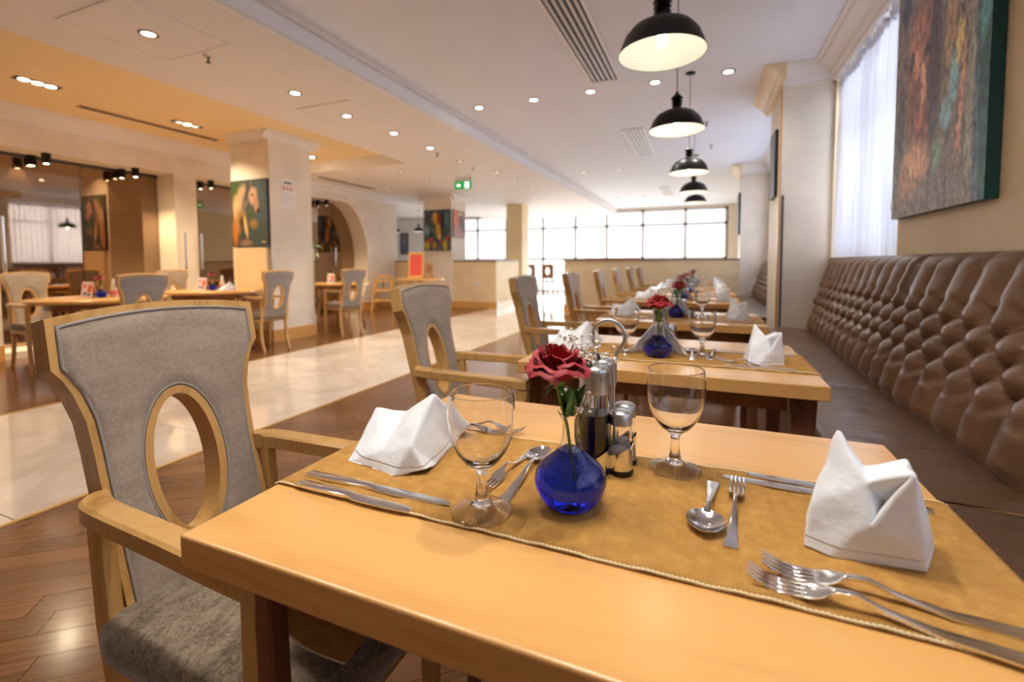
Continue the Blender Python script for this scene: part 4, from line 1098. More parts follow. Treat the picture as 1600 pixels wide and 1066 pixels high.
# ================================================================ TABLEWARE
RZ = TZ+.0035                         # top of the runner
def runner_build():
    t = thing('table_runner', '', 'runner', (TX+TW/2, .651, TZ))
    ox, oy, oz = TX+TW/2, .651, TZ
    path = []
    xl, xr = TX-.006, TX+TW+.006
    # left end: falls on the chair seat and folds under
    path += [(xl+.13, .503), (xl+.09, .501), (xl+.05, .503), (xl+.015, .515), (xl-.006, .54), (xl-.012, .58), (xl-.008, .63), (xl-.004, .68), (xl-.002, .72), (xl, .742), (xl+.003, .749), (xl+.010, .7525)]
    n = 60
    path += [(xl+.01+(xr-xl-.02)*k/n, .7527+.0007*math.sin(k*.9)+.0006*math.sin(k*2.3)) for k in range(1, n)]
    path += [(xr-.010, .7525), (xr-.003, .749), (xr, .742), (xr+.001, .73), (xr+.001, .718)]
    bm = bmesh.new(); G = []; m = 20; W_ = .150
    for i, (x, z) in enumerate(path):
        row = []
        for j in range(m+1):
            s = -1+2*j/m; y = s*W_
            dz = .0008*noise.noise((x*9, y*16, 2)) if .75 < z else 0
            dx = 0 if z > .745 else .006*math.sin(s*4+1)*(.75-z)*4
            row.append(Vector((x-ox+dx, y+.0005*math.sin(x*23), z+dz-oz)))
        G.append(row)
    V_ = [[bm.verts.new(p) for p in r] for r in G]
    for a, b in zip(V_, V_[1:]):
        for i in range(m): bm.faces.new((a[i], a[i+1], b[i+1], b[i]))
    me = fin(bm, 'woven_cloth', True); o = link('woven_cloth', me, RUN, t)
    sm = o.modifiers.new('s', 'SOLIDIFY'); sm.thickness = .0018; sm.offset = 1
    for side in (0, m):
        hb = bmesh.new(); pts = []
        L_ = [r[side] for r in G]
        for a, b in zip(L_, L_[1:]):
            k = max(1, int((b-a).length/.0022))
            for q in range(k): pts.append(a.lerp(b, q/k)+Vector((0, 0, .0009)))
        add_tube(hb, pts, [.0021 if q % 2 else .0011 for q in range(len(pts))], 5)
        link('hem', fin(hb, 'hem', True), HEM, t)
    return t

def goblet_build():
    t = thing('water_goblet', '', 'glass')
    lathe('foot', [(.010, .0006), (.030, .0006), (.0385, .0004), (.0402, .0012), (.0405, .0024), (.0395, .0038), (.036, .0050), (.028, .0070), (.020, .0098), (.0152, .0125)], THING, t, 64, ang=180)
    pr_ = [(0, .0085), (.010, .0090), (.0150, .0115), (.0150, .0130), (.0120, .0155), (.0100, .019), (.0078, .028), (.0068, .040), (.0066, .050), (.0080, .057), (.014, .063), (.024, .071), (.033, .083), (.0395, .098), (.0435, .115), (.0450, .132), (.0445, .148), (.0428, .1625),
           (.0420, .1632), (.0413, .1625), (.0430, .148), (.0435, .132), (.0420, .115), (.0380, .099), (.0315, .085), (.0225, .0745), (.012, .0680), (0, .0655)]
    lathe('goblet', pr_, GLASS, t, 64, ang=80)
    return t
def vase_build():
    t = thing('bud_vase', '', 'vase')
    out_ = [(0, 0), (.026, 0), (.031, .002), (.040, .012), (.0465, .024), (.0492, .036), (.0470, .047), (.0405, .0565), (.0310, .0650), (.0215, .0730), (.0150, .0810), (.0118, .0900), (.0106, .100), (.0105, .112), (.0118, .120), (.0165, .1275), (.0175, .1290)]
    inn = [(.0168, .1296), (.0105, .1210), (.0090, .112), (.0091, .100), (.0103, .0900), (.0136, .0805), (.0200, .0724), (.0295, .0640), (.0388, .0557), (.0453, .0466), (.0474, .036), (.0448, .0245), (.0383, .0135), (.029, .0045), (.02, .0035), (0, .0035)]
    lathe('vase_glass', out_+inn, GLASS, t, 64, ang=80)
    liq = [(0, .0026), (.0200, .0026), (.0296, .0036), (.0391, .0129), (.0455, .0243), (.0482, .036), (.0461, .0468), (.0396, .0560), (.0302, .0645), (.0207, .0727), (.0162, .0782), (0, .0782)]
    lathe('blue_water', liq, BLUEW, t, 64, ang=80)
    return t
def petal_mesh(R_, H_, W_, flare, curl, seed):
    bm = bmesh.new(); rn = random.Random(seed); G = []; nu, nv = 12, 10
    ph = rn.random()*6
    for j in range(nv+1):
        v = j/nv; row = []
        wv = W_*(.30+.70*math.sin(PI*min(1, v*.62+.02))**.8)*(1-.55*max(0, v-.75)**1.5*4)
        for i in range(nu+1):
            u = -1+2*i/nu; an = u*wv
            r = R_*(1-math.cos(min(1, v*1.15)*PI/2))**.45*(1 if v > 0 else 0)+flare*v**3
            r += .0012*math.sin(u*5+ph)*v**2+abs(u)**3*flare*.18*v
            z = H_*v-curl*v**5-(abs(u)**2.2)*H_*.16*v+ .0012*math.sin(u*7+ph*2)*v**3
            if v > .9: z -= curl*.25; r += curl*.12
            row.append(bm.verts.new((r*math.cos(an), r*math.sin(an), z)))
        G.append(row)
    for a, b in zip(G, G[1:]):
        for i in range(nu): bm.faces.new((a[i], a[i+1], b[i+1], b[i]))
    bmesh.ops.remove_doubles(bm, verts=bm.verts[:], dist=1e-5)
    return fin(bm, 'petal', True)
def leaf_mesh(L_, W_, bend):
    bm = bmesh.new(); G = []; n, m = 12, 6
    for i in range(n+1):
        s = i/n; w_ = W_*math.sin(PI*s**.75)**.8*(1+.06*(i % 2)); row = []
        for j in range(m+1):
            u = -1+2*j/m
            row.append(bm.verts.new((L_*s*math.cos(bend*s), w_*u, L_*s*math.sin(bend*s)*.6+.12*abs(u)*w_*2-.002*s)))
        G.append(row)
    for a, b in zip(G, G[1:]):
        for i in range(m): bm.faces.new((a[i], a[i+1], b[i+1], b[i]))
    bmesh.ops.remove_doubles(bm, verts=bm.verts[:], dist=1e-6)
    return fin(bm, 'leaf', True)
def rose_build():
    """origin: vase base on the table; bloom at local (-.020, -.002, .165)"""
    t = thing('red_rose', '', 'flower'); bc = Vector((-.018, -.002, .166))
    rn = random.Random(5)
    layers = [(3, .006, .047, 1.5, .000, .0, 0), (3, .011, .050, 1.25, .000, .001, 1), (4, .016, .051, 1.0, .001, .002, 2), (5, .0215, .051, .85, .003, .005, 3), (6, .026, .049, .74, .005, .008, 4), (6, .0295, .046, .70, .008, .012, 5), (7, .032, .041, .66, .0105, .015, 6)]
    for n, R_, H_, W_, fl_, cu, k in layers:
        me = petal_mesh(R_, H_*1.12, W_, fl_, cu, k)
        if not me.materials: me.materials.append(ROSE)
        for i in range(n):
            a = 2*PI*i/n+k*.9+rn.uniform(-.12, .12)
            link('petal', me, None, t, bc+Vector((0, 0, -.004*(k > 4)+rn.uniform(-.0012, .0012))), (rn.uniform(-.05, .05)-.10, rn.uniform(-.05, .05)+.02, a))
    lathe('calyx', [(0, -.006), (.004, -.005), (.0085, .0), (.013, .006), (.011, .009), (0, .004)], STEMG, t, 16, loc=bc+Vector((0, 0, -.001)))
    sm = leaf_mesh(.026, .004, -.5); sm.materials.append(LEAF)
    for i in range(5): link('sepal', sm, None, t, bc, (0, .1, i*1.257+.4))
    tube('stem', [bc+Vector((0, 0, -.003)), bc+Vector((.006, .001, -.03)), bc+Vector((.013, .002, -.055)), (-.001, .0, .085), (.004, .004, .03)], [.0028, .0026, .0024, .0022, .0022], STEMG, t, 8)
    lm = leaf_mesh(.042, .0105, .3); lm.materials.append(LEAF)
    for p, r in (((-.004, 0, .122), (0, -1.25, 3.0)), ((-.002, -.003, .122), (.3, -1.2, -.5)), ((.000, -.003, .126), (-.3, -1.35, -1.6)), ((0, .003, .122), (.2, -1.2, 1.2)), ((.004, -.002, .132), (.2, -1.0, .5))):
        link('leaf', lm, None, t, p, r)
    return t
def gyp_build():
    t = thing('babys_breath', '', 'flower'); rn = random.Random(11)
    sb = bmesh.new(); fb = bmesh.new()
    main = [(.004, .004, .05), (.010, .01, .12), (.004, .03, .165), (-.004, .045, .195)]
    add_tube(sb, main, .0008, 5); add_tube(sb, [(.004, .003, .06), (.016, .0, .12), (.018, .02, .16), (.010, .03, .19)], .0008, 5); add_tube(sb, [(.006, .002, .07), (.02, .01, .13), (.034, .03, .165), (.046, .04, .19)], .0006, 5)
    for k in range(75):
        if k < 45: c = Vector((rn.gauss(.006, .012), rn.gauss(.045, .010), rn.gauss(.196, .010)))
        elif k < 58: c = Vector((rn.gauss(-.012, .007), rn.gauss(.045, .008), rn.gauss(.222, .006)))
        elif k < 68: c = Vector((rn.gauss(.016, .005), rn.gauss(.01, .006), rn.gauss(.145, .012)))
        else: c = Vector((rn.gauss(.044, .012), rn.gauss(.04, .008), rn.gauss(.205, .010)))
        base = Vector((.004, .035, .17)) if k < 58 else (Vector((.016, .01, .12)) if k < 68 else Vector((.034, .03, .168)))
        add_tube(sb, [base, base.lerp(c, .5)+Vector((0, 0, .003)), c], .00022, 4, caps=False)
        r = rn.uniform(.0018, .0031)
        for q in range(2): bmesh.ops.create_icosphere(fb, subdivisions=1, radius=r, matrix=Matrix.Translation(c+Vector((rn.uniform(-1, 1), rn.uniform(-1, 1), rn.uniform(-1, 1)))*r*.8))
    o = link('sprig_stems', fin(sb, 'sprig_stems', True), SPRIG, t); o['kind'] = 'stuff'
    o = link('tiny_blossoms', fin(fb, 'tiny_blossoms', True), FLOWG, t); o['kind'] = 'stuff'
    return t
def caddy_build():
    """origin at the middle of its base"""
    t = thing('condiment_caddy', '', 'caddy')
    bm = bmesh.new()
    for x, y, r in ((-.012, -.028, .0265), (-.012, .032, .0265), (.028, -.018, .0195), (.028, .024, .0195)): add_lathe(bm, [(0, 0), (r, 0), (r+.001, .004), (r, .009), (0, .009)], 32, x, y)
    link('base_rings', fin(bm, 'base_rings', True, 40), BLKP, t)
    # steel cups with slanting cut rims
    for x, y, r, z in ((-.012, -.028, .0262, .030), (-.012, .032, .0262, .030), (.028, -.018, .0190, .040), (.028, .024, .0190, .040)):
        cb = bmesh.new(); n = 40; A = []; B = []; A2 = []
        for k in range(n):
            a = 2*PI*k/n; zz = z+.55*r*2*.5*math.cos(a-.3)+ (.0)
            A.append(cb.verts.new((x+r*math.cos(a), y+r*math.sin(a), .009))); B.append(cb.verts.new((x+r*math.cos(a), y+r*math.sin(a), zz)))
        for k in range(n): cb.faces.new((A[k], A[(k+1) % n], B[(k+1) % n], B[k]))
        link('steel_cup', fin(cb, 'steel_cup', True), CHROME, t)
    # carrying loop on a central rod
    pts = [(-.013, .004, .006), (-.013, .004, .16), (-.020, .004, .185)]
    for k in range(0, 25):
        a = math.radians(225-k*270/24); pts.append((.004+.026*math.cos(a), .004, .212+.026*math.sin(a)))
    pts += [(.017, .004, .182), (.012, .004, .165), (.012, .004, .006)]
    tube('carrying_loop', pts, .0032, STEEL, t, 10)
    return t
def cruet_build(dark):
    t = thing('cruet_bottle', '', 'bottle')
    lathe('bottle_glass', [(0, 0), (.023, 0), (.0238, .003), (.0238, .110), (.022, .120), (.0222, .128), (.0205, .1285), (.0205, .120), (.0222, .110), (.0222, .004), (0, .0035)], GLASS, t, 48)
    if dark: lathe('dark_liquid', [(0, .0042), (.0229, .0045), (.0229, .086), (0, .086)], SOY, t, 40)
    lathe('steel_cap', [(0, .163), (.010, .1628), (.020, .160), (.0238, .156), (.0245, .152), (.0245, .119), (.0225, .119), (.0225, .150), (0, .150)], STEEL, t, 48, ang=40)
    tube('pour_spout', [(-.004, -.010, .158), (-.006, -.016, .168), (-.007, -.021, .1685)], .0048, BLKP, t, 12)
    return t
def shaker_build():
    t = thing('salt_shaker', '', 'shaker')
    lathe('shaker_glass', [(0, 0), (.0165, 0), (.0172, .003), (.0172, .070), (.0160, .076), (.0148, .0765), (.0155, .070), (.0155, .004), (0, .004)], GLASS, t, 40)
    lathe('salt', [(0, .0045), (.0163, .0045), (.0163, .030), (0, .036)], PAPER, t, 32)
    lathe('shaker_cap', [(0, .0925), (.008, .092), (.015, .0895), (.0178, .086), (.0180, .070), (.0165, .070), (.0165, .085), (0, .088)], STEEL, t, 40, ang=40)
    return t
def knife_build(L_):
    t = thing('table_knife', '', 'knife'); bm = bmesh.new(); hb = L_*.52; secs = []
    for s, w_, h_, yo in ((0, .002, .0010, .003), (.02, .010, .0016, .0), (.06, .015, .0019, 0), (.30, .0185, .0022, 0), (.46, .0175, .0026, 0), (.51, .0115, .0046, 0), (.54, .0135, .0075, 0), (.75, .0155, .0070, 0), (.98, .0170, .0055, 0), (1.0, .0150, .0040, 0)):
        secs.append(rsec(Vector((s*L_, yo, .0035 if s > .5 else .0025)), Vector((0, 1, 0)), Vector((0, 0, 1)), w_/2, h_/2, .4))
    add_loft(bm, secs); link('knife_body', fin(bm, 'knife_body', True, 35), CUTL, t); return t
def fork_build(L_):
    t = thing('table_fork', '', 'fork'); bm = bmesh.new(); k = L_/.2
    zf = lambda s: .010*max(0, 1-s/.12)**1.6+.0025+ .013*math.exp(-((s-.40)/.13)**2)
    for q in range(4):
        y = (-1.5+q)*.0060*k; secs = []
        for s in (0, .04, .09, .14, .20, .235):
            yy = y*(1+.06*math.sin(s*14)); r = .0007+.0011*min(1, s/.05)
            secs.append(rsec(Vector((s*L_, yy, zf(s))), Vector((0, 1, 0)), Vector((0, 0, 1)), r*k, .0010*k, .3))
        add_loft(bm, secs)
    secs = []
    for s, w_, h_ in ((.215, .0215, .0014), (.25, .0232, .0015), (.28, .0225, .0016), (.305, .0180, .0018), (.325, .0110, .0024), (.35, .0070, .0032), (.42, .0055, .0042), (.52, .0068, .0038), (.70, .0110, .0030), (.88, .0155, .0026), (.985, .0185, .0024), (1.0, .0165, .0020)):
        secs.append(rsec(Vector((s*L_, 0, zf(s))), Vector((0, 1, 0)), Vector((0, 0, 1)), w_*k/2, h_*k/2, .3))
    add_loft(bm, secs); link('fork_body', fin(bm, 'fork_body', True, 40), CUTL, t); return t
def spoon_build(L_, bw=.021, bl=.029, down=False):
    t = thing('table_spoon', '', 'spoon'); bm = bmesh.new(); G = []
    n, m = 28, 7
    for th_, sg in ((0, 1), (.0012, -1)):
        R_ = []
        for j in range(m+1):
            f = j/m; R_.append([bm.verts.new((bl+bl*f*math.cos(2*PI*i/n)*(1), bw*f*math.sin(2*PI*i/n)*(1-.14*math.cos(2*PI*i/n)*-1), .0010+.0085*f**2.2+th_)) for i in range(n)] if j else [bm.verts.new((bl, 0, .0010+th_))])
        for a, b in zip(R_, R_[1:]):
            for i in range(n):
                if len(a) == 1: bm.faces.new((a[0], b[i], b[(i+1) % n]))
                else: bm.faces.new((a[i], a[(i+1) % n], b[(i+1) % n], b[i]))
        G.append(R_[-1])
    for i in range(n): bm.faces.new((G[0][i], G[0][(i+1) % n], G[1][(i+1) % n], G[1][i]))
    secs = []; x0 = 2*bl-.003
    for s, w_, h_, z in ((0, .010, .0022, .0098), (.08, .0062, .0030, .0125), (.22, .0058, .0034, .0135), (.5, .0095, .0028, .008), (.8, .0145, .0024, .0035), (.985, .0180, .0022, .0025), (1, .016, .0018, .0025)):
        secs.append(rsec(Vector((x0+(L_-x0)*s, 0, z)), Vector((0, 1, 0)), Vector((0, 0, 1)), w_/2, h_/2, .3))
    add_loft(bm, secs); link('spoon_body', fin(bm, 'spoon_body', True, 50), CUTL, t); return t
def place(o, tip, end, z=RZ):
    o.location = (*tip, z); o.rotation_euler = (0, 0, math.atan2(end[1]-tip[1], end[0]-tip[0])); return o
def napkin_build(V_, F_, org, seed=0):
    t = thing('folded_napkin', '', 'napkin', (org[0], org[1], RZ-.0005)); bm = bmesh.new()
    vs = {k: bm.verts.new(Vector(v)-Vector((org[0], org[1], .752))) for k, v in V_.items()}
    for f in F_:
        try: bm.faces.new([vs[k] for k in f])
        except ValueError: pass
    bmesh.ops.triangulate(bm, faces=bm.faces[:])
    bmesh.ops.recalc_face_normals(bm, faces=bm.faces[:])
    for _ in range(4): bmesh.ops.subdivide_edges(bm, edges=bm.edges[:], cuts=1, use_grid_fill=True, smooth=0)
    for _ in range(2): bmesh.ops.smooth_vert(bm, verts=[v for v in bm.verts if v.co.z > .004], factor=.5, use_axis_x=True, use_axis_y=True, use_axis_z=True)
    for v in bm.verts:
        k = noise.noise_vector((v.co+Vector((seed, 0, 0)))*26); v.co += k*.0034*min(1, v.co.z/.02+.1)
        v.co.z = max(v.co.z, .0016)
    o = link('cloth', fin(bm, 'cloth', True), NAP, t)
    s = o.modifiers.new('s', 'SOLIDIFY'); s.thickness = .0026; s.offset = 0
    return t
NR = dict(P=(.153, .665, .882), Le=(.121, .625, .804), L=(.113, .614, .752), F=(.135, .602, .752), Vb=(.170, .600, .799), V2=(.170, .615, .840), Rt=(.204, .600, .861), Rb=(.223, .610, .752), F2=(.137, .600, .752),
          Rs=(.226, .640, .833), B1=(.221, .670, .852), B2=(.181, .670, .837), In=(.193, .628, .811), BR=(.250, .668, .752), BL=(.128, .690, .752), Bb=(.192, .705, .752))
FR = [('P', 'Le', 'V2'), ('Le', 'L', 'F'), ('Le', 'F', 'Vb'), ('Le', 'Vb', 'V2'), ('F', 'Rb', 'Vb'), ('Vb', 'Rb', 'Rt'), ('V2', 'Vb', 'In'), ('V2', 'In', 'Rt'), ('In', 'Vb', 'Rt'), ('Rt', 'Rb', 'Rs'), ('Rs', 'Rb', 'BR'), ('V2', 'Rt', 'B1', 'B2'), ('B1', 'Rt', 'Rs'),
      ('P', 'BL', 'Le'), ('BL', 'L', 'Le'), ('P', 'BL', 'Bb'), ('P', 'Bb', 'B2'), ('B2', 'Bb', 'BR'), ('B2', 'BR', 'B1'), ('P', 'B2', 'V2'), ('B1', 'BR', 'Rs')]
NL = dict(A=(-.571, .700, .813), A2=(-.502, .700, .812), LB=(-.547, .597, .752), LB2=(-.480, .588, .752), M=(-.482, .602, .779), Pk=(-.432, .680, .860), FB=(-.443, .579, .752), Qt=(-.424, .602, .797), Qc=(-.398, .606, .760),
          Q=(-.404, .642, .752), R1=(-.416, .710, .752), T=(-.408, .766, .776), Bk=(-.46, .785, .752), AL=(-.578, .745, .752))
FL_ = [('A', 'LB', 'LB2', 'M'), ('A', 'M', 'A2'), ('Pk', 'A2', 'M'), ('Pk', 'M', 'Qt'), ('M', 'LB2', 'FB'), ('M', 'FB', 'Qt'), ('Pk', 'Qt', 'Q'), ('Qt', 'FB', 'Qc'), ('Qt', 'Qc', 'Q'), ('Pk', 'Q', 'R1'), ('Pk', 'R1', 'T'), ('Pk', 'T', 'Bk'), ('Pk', 'Bk', 'A2'), ('A2', 'Bk', 'A'), ('A', 'Bk', 'AL'), ('A', 'AL', 'LB')]
def fan_build():
    """white napkin fanned out behind the vase"""
    t = thing('napkin_fan', '', 'napkin'); bm = bmesh.new()
    for s in (-1, 1):
        for k, (dx, dy) in enumerate(((.105, -.01), (.075, .02), (.04, .045))):
            a = bm.verts.new((s*.012, .015, .12)); b = bm.verts.new((s*dx, dy-.012, .002)); c = bm.verts.new((s*(dx-.026), dy+.020, .002)); d = bm.verts.new((s*(dx*.55), dy*.5+.004, .066)); e = bm.verts.new((s*.008, .03, .11))
            bm.faces.new((a, d, b)); bm.faces.new((d, b, c)); bm.faces.new((a, d, e)); bm.faces.new((d, e, c))
    bmesh.ops.subdivide_edges(bm, edges=bm.edges[:], cuts=3, use_grid_fill=True)
    for v in bm.verts: v.co += noise.noise_vector(v.co*35)*.003; v.co.z = max(.001, v.co.z)
    o = link('cloth', fin(bm, 'cloth', True), NAP, t); s = o.modifiers.new('s', 'SOLIDIFY'); s.thickness = .002
    return t

TN = ['nearest table', 'second table', 'third table', 'fourth table', 'fifth table', 'sixth table', 'seventh table', 'eighth table']
def named(o, lab, grp=None, loc=None, rz=None):
    o['label'] = lab
    if grp: o['group'] = grp
    if loc is not None: o.location = loc
    if rz is not None: o.rotation_euler = (0, 0, rz)
    return o
run0 = runner_build(); gob0 = goblet_build(); vas0 = vase_build(); ros0 = rose_build(); gyp0 = gyp_build(); cad0 = caddy_build()
oil0 = cruet_build(True); vin0 = cruet_build(False); sal0 = shaker_build()
kn0 = knife_build(.253); ks0 = knife_build(.202); fk0 = fork_build(.222); fs0 = fork_build(.178); sp0 = spoon_build(.185); ss0 = spoon_build(.158, .023, .027)
nr0 = napkin_build(NR, FR, (.18, .64)); nl0 = napkin_build(NL, FL_, (-.48, .66), 3); fan0 = fan_build()
protos = dict(run=run0, gob=gob0, vas=vas0, ros=ros0, gyp=gyp0, cad=cad0, oil=oil0, vin=vin0, sal=sal0, kn=kn0, ks=ks0, fk=fk0, fs=fs0, sp=sp0, ss=ss0, nr=nr0, nl=nl0, fan=fan0)
used = set()
def get(k):
    if k in used: return dup(protos[k])
    used.add(k); kids(protos[k]); return protos[k]
NAPG = 'white napkins on the table row'
def set_table(i, dx, dy, lay=0):
    """tableware of table i; layout 0 is the nearest table as photographed, 1 the others"""
    tn = TN[i]; D = lambda x, y, z=RZ: (x+dx, y+dy, z)
    named(get('run'), 'mustard woven table runner across the '+tn, 'mustard runners', D(TX+TW/2, .651, TZ))
    g1, g2, v, cdy = ((-.270, .540), (-.040, .770), (-.166, .603), (-.147, .745)) if lay == 0 else ((-.272, .617), (-.014, .634), (-.158, .582), (-.15, .72))
    named(get('gob'), 'clear stemmed goblet on the chair side of the '+tn, 'water goblets', D(*g1)); named(get('gob'), 'clear stemmed goblet on the bench side of the '+tn, 'water goblets', D(*g2))
    named(get('vas'), 'round-bellied glass vase of blue water on the '+tn, 'blue bud vases', D(*v)); named(get('ros'), 'red rose standing in the blue vase of the '+tn, 'red roses', D(*v), 0 if lay == 0 else i*1.7)
    named(get('gyp'), "sprig of white baby's breath behind the rose of the "+tn, None, D(*v))
    named(get('cad'), 'steel-looped condiment caddy behind the vase on the '+tn, 'condiment caddies', D(*cdy))
    named(get('oil'), 'bottle of dark soy-coloured sauce with steel cap in the caddy of the '+tn, 'cruets', D(cdy[0]-.012, cdy[1]-.028, RZ+.009))
    named(get('vin'), 'empty-looking glass bottle with steel cap behind the dark one on the '+tn, 'cruets', D(cdy[0]-.012, cdy[1]+.032, RZ+.009))
    named(get('sal'), 'small front glass shaker with steel cap in the caddy of the '+tn, 'shakers', D(cdy[0]+.028, cdy[1]-.018, RZ+.009))
    named(get('sal'), 'small rear glass shaker with steel cap in the caddy of the '+tn, 'shakers', D(cdy[0]+.028, cdy[1]+.024, RZ+.009))
    named(get('nr'), 'white folded standing napkin at the bench side of the '+tn, NAPG, D(.18, .64 if lay == 0 else .60, RZ-.0005), 0 if lay == 0 else .35)
    named(get('nl'), 'white folded pointed napkin at the chair side of the '+tn, NAPG, D(-.48, .66, RZ-.0005), 0 if lay == 0 else -.3)
    a = lambda x, y: (x+dx, y+dy)
    if lay == 0:
        P = [('ks', (-.356, .503), (-.559, .505), 'short steel butter knife at the runner edge, chair side of the '), ('kn', (-.316, .538), (-.569, .534), 'long steel knife in front of the left napkin on the '),
             ('fk', (.046, .530), (.266, .497), 'long steel fork at the runner edge nearest the camera on the '), ('fk', (.062, .556), (.284, .532), 'steel fork lying behind the foremost one on the '),
             ('fs', (-.292, .585), (-.276, .735), 'small steel fork behind the left goblet on the '), ('sp', (-.253, .758), (-.252, .573), 'steel spoon lying left of the blue vase on the '),
             ('fs', (.050, .752), (.032, .574), 'small upright-lying steel fork left of the right napkin on the '), ('ss', (.003, .585), (.016, .735), 'round steel spoon beside the small fork, bench side of the '),
             ('kn', (.029, .768), (.284, .758), 'long steel knife running behind the right napkin on the '), ('ks', (.064, .792), (.264, .777), 'short steel knife at the far runner edge, bench side of the '),
             ('fk', (-.325, .792), (-.545, .790), 'steel fork behind the left napkin on the '), ('fs', (-.318, .826), (-.496, .812), 'short steel fork beyond the left napkin at the far runner edge of the ')]
    else:
        P = [('ks', (-.33, .53), (-.53, .53), 'short steel butter knife, chair side of the '), ('kn', (-.31, .56), (-.56, .56), 'long steel knife, chair side of the '), ('fk', (.028, .60), (.20, .525), 'steel fork lying askew on the bench side of the '),
             ('sp', (-.05, .74), (-.045, .57), 'steel spoon under the right goblet of the '), ('fs', (.03, .76), (.012, .60), 'small steel fork beside the right goblet of the '), ('kn', (.03, .765), (.284, .758), 'long steel knife behind the napkin, bench side of the '), ('ks', (.05, .53), (.262, .505), 'short steel knife in front of the napkin, bench side of the ')]
    for k, tip, end, lab in P: o = get(k); place(o, a(*tip), a(*end)); o['label'] = lab+tn; o['group'] = {'k': 'steel knives', 'f': 'steel forks', 's': 'steel spoons'}[k[0]]
    if lay: named(get('fan'), 'white napkin fanned out behind the vase of the '+tn, 'fanned napkins', D(v[0], v[1]+.035), 0)
set_table(0, 0, 0)
for i in range(1, 7): set_table(i, TXO[i], TY[i]-TY[0]-.0, 1)
# ---- things on the round tables
CARDM = paintingm('menu_card_print', [(.4, srgb(244, 226, 220)), (.7, srgb(248, 236, 232))], [(.25, .72, .16, .14, 0, (236, 130, 140), .3), (.72, .55, .2, .3, 0, (238, 104, 70), .3), (.35, .25, .22, .12, 0, (120, 140, 190), .3), (.7, .18, .16, .08, 0, (60, 60, 80), .3)], warp=.03, wscale=8)
def card_build():
    t = thing('menu_card', '', 'menu'); bm = bmesh.new(); uvl = bm.loops.layers.uv.new('UVMap')
    for s in (1, -1):
        f = bm.faces.new([bm.verts.new(p) for p in ((-.06, -.035*s, 0), (.06, -.035*s, 0), (.06, 0, .16), (-.06, 0, .16))][::s])
        for lp in f.loops: lp[uvl].uv = ((lp.vert.co.x+.06)/.12, lp.vert.co.z/.16)
    me = bpy.data.meshes.new('folded_card'); bm.to_mesh(me); bm.free(); o = link('folded_card', me, CARDM, t); m = o.modifiers.new('s', 'SOLIDIFY'); m.thickness = .001
    return t
def bottle_w():
    t = thing('sauce_bottle', '', 'bottle')
    lathe('bottle_body', [(0, 0), (.028, 0), (.03, .01), (.03, .09), (.02, .115), (.014, .13), (0, .13)], POTM2, t, 24); lathe('white_cap', [(0, .12), (.016, .12), (.018, .15), (.010, .185), (0, .19)], PAPER, t, 24); lathe('label_band', [(.0305, .02), (.0305, .07)], PINK, t, 24)
    return t
POTM2 = plain('cream_bottle', srgb(236, 216, 190), .4)
cd0 = card_build(); bw0 = bottle_w()
RN = ['leftmost round table', 'round table before the horse painting', 'round table behind the white column']
for i, (x, y, lab) in enumerate(RT):
    o = cd0 if i == 0 else dup(cd0); named(o, 'pink and white folded menu card on the '+RN[i], 'menu cards', (x-.08, y-.06, .75), .35)
    o = bw0 if i == 0 else dup(bw0); named(o, 'cream bottle with white cap on the '+RN[i], 'cream bottles', (x+.14, y+.04, .75))
    if i < 2:
        named(dup(vas0), 'small blue vase on the '+RN[i], None, (x+.05, y-.02, .75)); named(dup(ros0), 'red rose in the small blue vase of the '+RN[i], None, (x+.05, y-.02, .75))
    if i == 1: named(dup(nl0), 'white folded napkin on the '+RN[i], None, (x+.26, y+.0, .75))

# ================================================================ HIGH CHAIRS, MENU TABLE, PLANTS
LIGHTW = woodm('pale_pine', srgb(232, 184, 104), srgb(214, 160, 80), .35, .3, 'Z', .8)
def high_chair():
    t = thing('high_chair', '', 'high chair')
    for sx in (-1, 1):
        for sy in (-1, 1): bar('leg', [(sx*.25, sy*.24, 0), (sx*.20, sy*.17, .52), (sx*.19, sy*.15, .74 if sy > 0 else .66)], [.04]*3, [.04]*3, LIGHTW, t, side=(0, 1, 0))
        bar('side_bar', [(sx*.235, -.2, .2), (sx*.235, .2, .2)], .03, .03, LIGHTW, t); bar('side_bar', [(sx*.2, -.16, .46), (sx*.2, .16, .46)], .03, .03, LIGHTW, t)
    for z, y in ((.22, -.215), (.22, .215), (.44, -.18)): bar('cross_bar', [(-.22, y, z), (.22, y, z)], .03, .045, LIGHTW, t)
    box('seat', (-.18, .18, -.15, .15, .47, .49), LIGHTW, t, bev=.004)
    pts = [(.19*math.cos(a), -.17+.17*-math.sin(a)+.17, .67) for a in [k/16*PI for k in range(17)]]
    bar('guard_rail', pts, .03, .045, LIGHTW, t); bar('back_rail', [(-.19, .15, .74), (0, .165, .78), (.19, .15, .74)], .03, .06, LIGHTW, t)
    tube('strap', [(0, -.12, .49), (0, -.15, .6), (0, -.165, .66)], .012, DGREY, t)
    return t
hc = high_chair(); named(hc, 'pale wooden child high chair by the arch wall, front one', 'high chairs', (-6.95, 8.88, 0), .5)
named(dup(hc), 'pale wooden child high chair by the arch wall, rear one nearer the counter', 'high chairs', (-6.42, 9.30, 0), .3)
t = thing('display_table', 'round wooden pedestal table holding the red menu board', 'table', (-5.32, 7.95, 0))
lathe('tabletop', [(0, .77), (.495, .77), (.50, .765), (.50, .745), (.49, .74), (0, .74)], TABLE, t, 48, ang=40)
lathe('pedestal', [(.0, .74), (.09, .74), (.05, .68), (.04, .3), (.06, .08), (.25, .03), (.25, 0), (0, 0)], MIDW, t, 32)
t = thing('menu_board', 'large red menu board in a pale wooden frame leaning on an easel', 'menu board', (-5.40, 7.90, .77), .35)
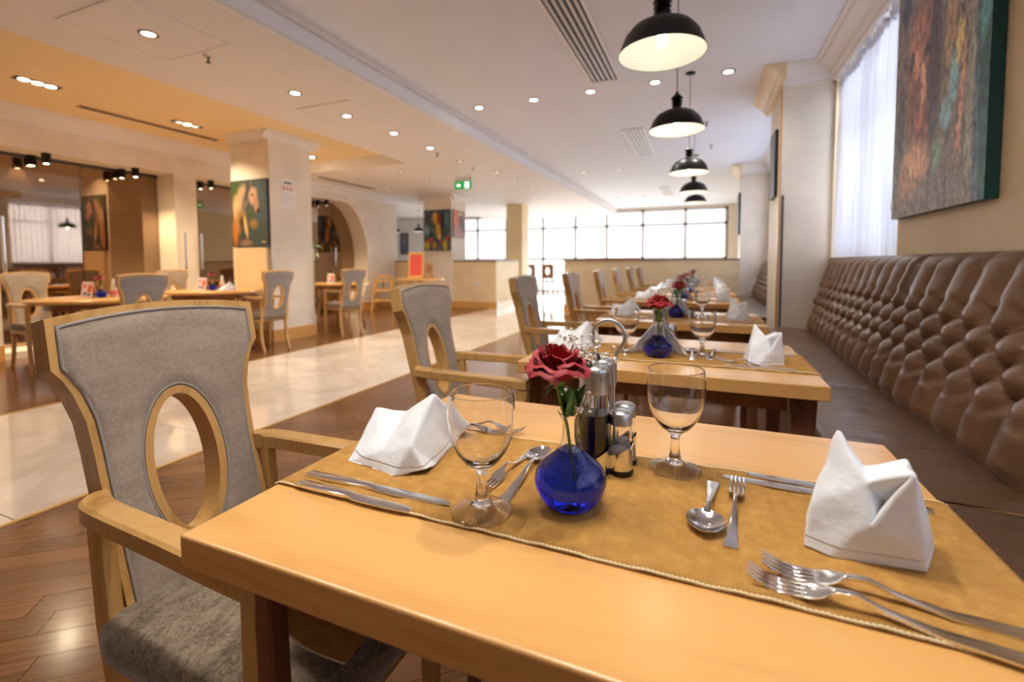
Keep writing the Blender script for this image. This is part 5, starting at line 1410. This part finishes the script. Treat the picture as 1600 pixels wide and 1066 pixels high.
t.rotation_euler = (math.radians(-12), 0, .45)
box('red_sheet', (-.12, .12, -.004, .004, .06, .50), REDP, t)
for b in ((-.155, -.12, -.012, .012, .02, .54), (.12, .155, -.012, .012, .02, .54), (-.155, .155, -.012, .012, .50, .545), (-.155, .155, -.012, .012, .02, .06)): box('frame_bar', b, LIGHTW, t, bev=.003)
box('easel_leg', (-.015, .015, .012, .03, 0, .5), LIGHTW, t, rot=(math.radians(-18), 0, 0)); box('easel_foot', (-.17, .17, -.05, .03, 0, .02), LIGHTW, t)
t = thing('picture_stand', 'small dark picture in a tan frame beside the red menu board', 'picture frame', (-5.18, 8.04, .77)); t.rotation_euler = (math.radians(-10), 0, .45)
box('picture_sheet', (-.05, .05, -.003, .003, .12, .27), MIDW, t)
for b in ((-.08, -.05, -.01, .01, .0, .33), (.05, .08, -.01, .01, .0, .33), (-.08, .08, -.01, .01, .27, .33), (-.08, .08, -.01, .01, .0, .12)): box('frame_bar', b, POTM, t)
t = thing('waste_bin', 'small white bin beside the far beige column', 'bin', (-5.42, 12.9, 0))
lathe('bin_body', [(0, 0), (.13, 0), (.16, .34), (.15, .34), (.12, .02), (0, .02)], PAPER, t, 24); lathe('bin_rim', [(.158, .335), (.17, .34), (.158, .35)], PAPER, t, 24)
def plant(loc, label, trunk_h, pot_h, nleaf, spread, seed, L_=.22):
    t = thing('potted_plant', label, 'plant', loc); rn = random.Random(seed)
    lathe('pot', [(0, 0), (.13, 0), (.17, pot_h), (.15, pot_h), (.13, pot_h-.03), (0, pot_h-.03)], POTM, t, 24)
    tube('trunk', [(0, 0, pot_h-.03), (.02, .01, pot_h+trunk_h*.5), (0, 0, pot_h+trunk_h)], .018, MIDW, t)
    lm = leaf_mesh(L_, L_*.17, -.9); lm.materials.append(LEAF)
    for k in range(nleaf):
        z = pot_h+trunk_h*(.55+.5*rn.random()); a = rn.random()*2*PI; r = rn.random()*spread
        link('leaf', lm, None, t, (r*math.cos(a), r*math.sin(a), z), (rn.uniform(-.5, .5), rn.uniform(-1.2, .2), a))
    return t
plant((-7.0, 6.75, 0), 'leggy potted green plant left of the round arch', .85, .72, 26, .06, 4)
plant((-8.25, 2.95, 0), 'leafy tree behind the tinted glass at the far left edge', 1.35, .5, 90, .32, 8, .26)
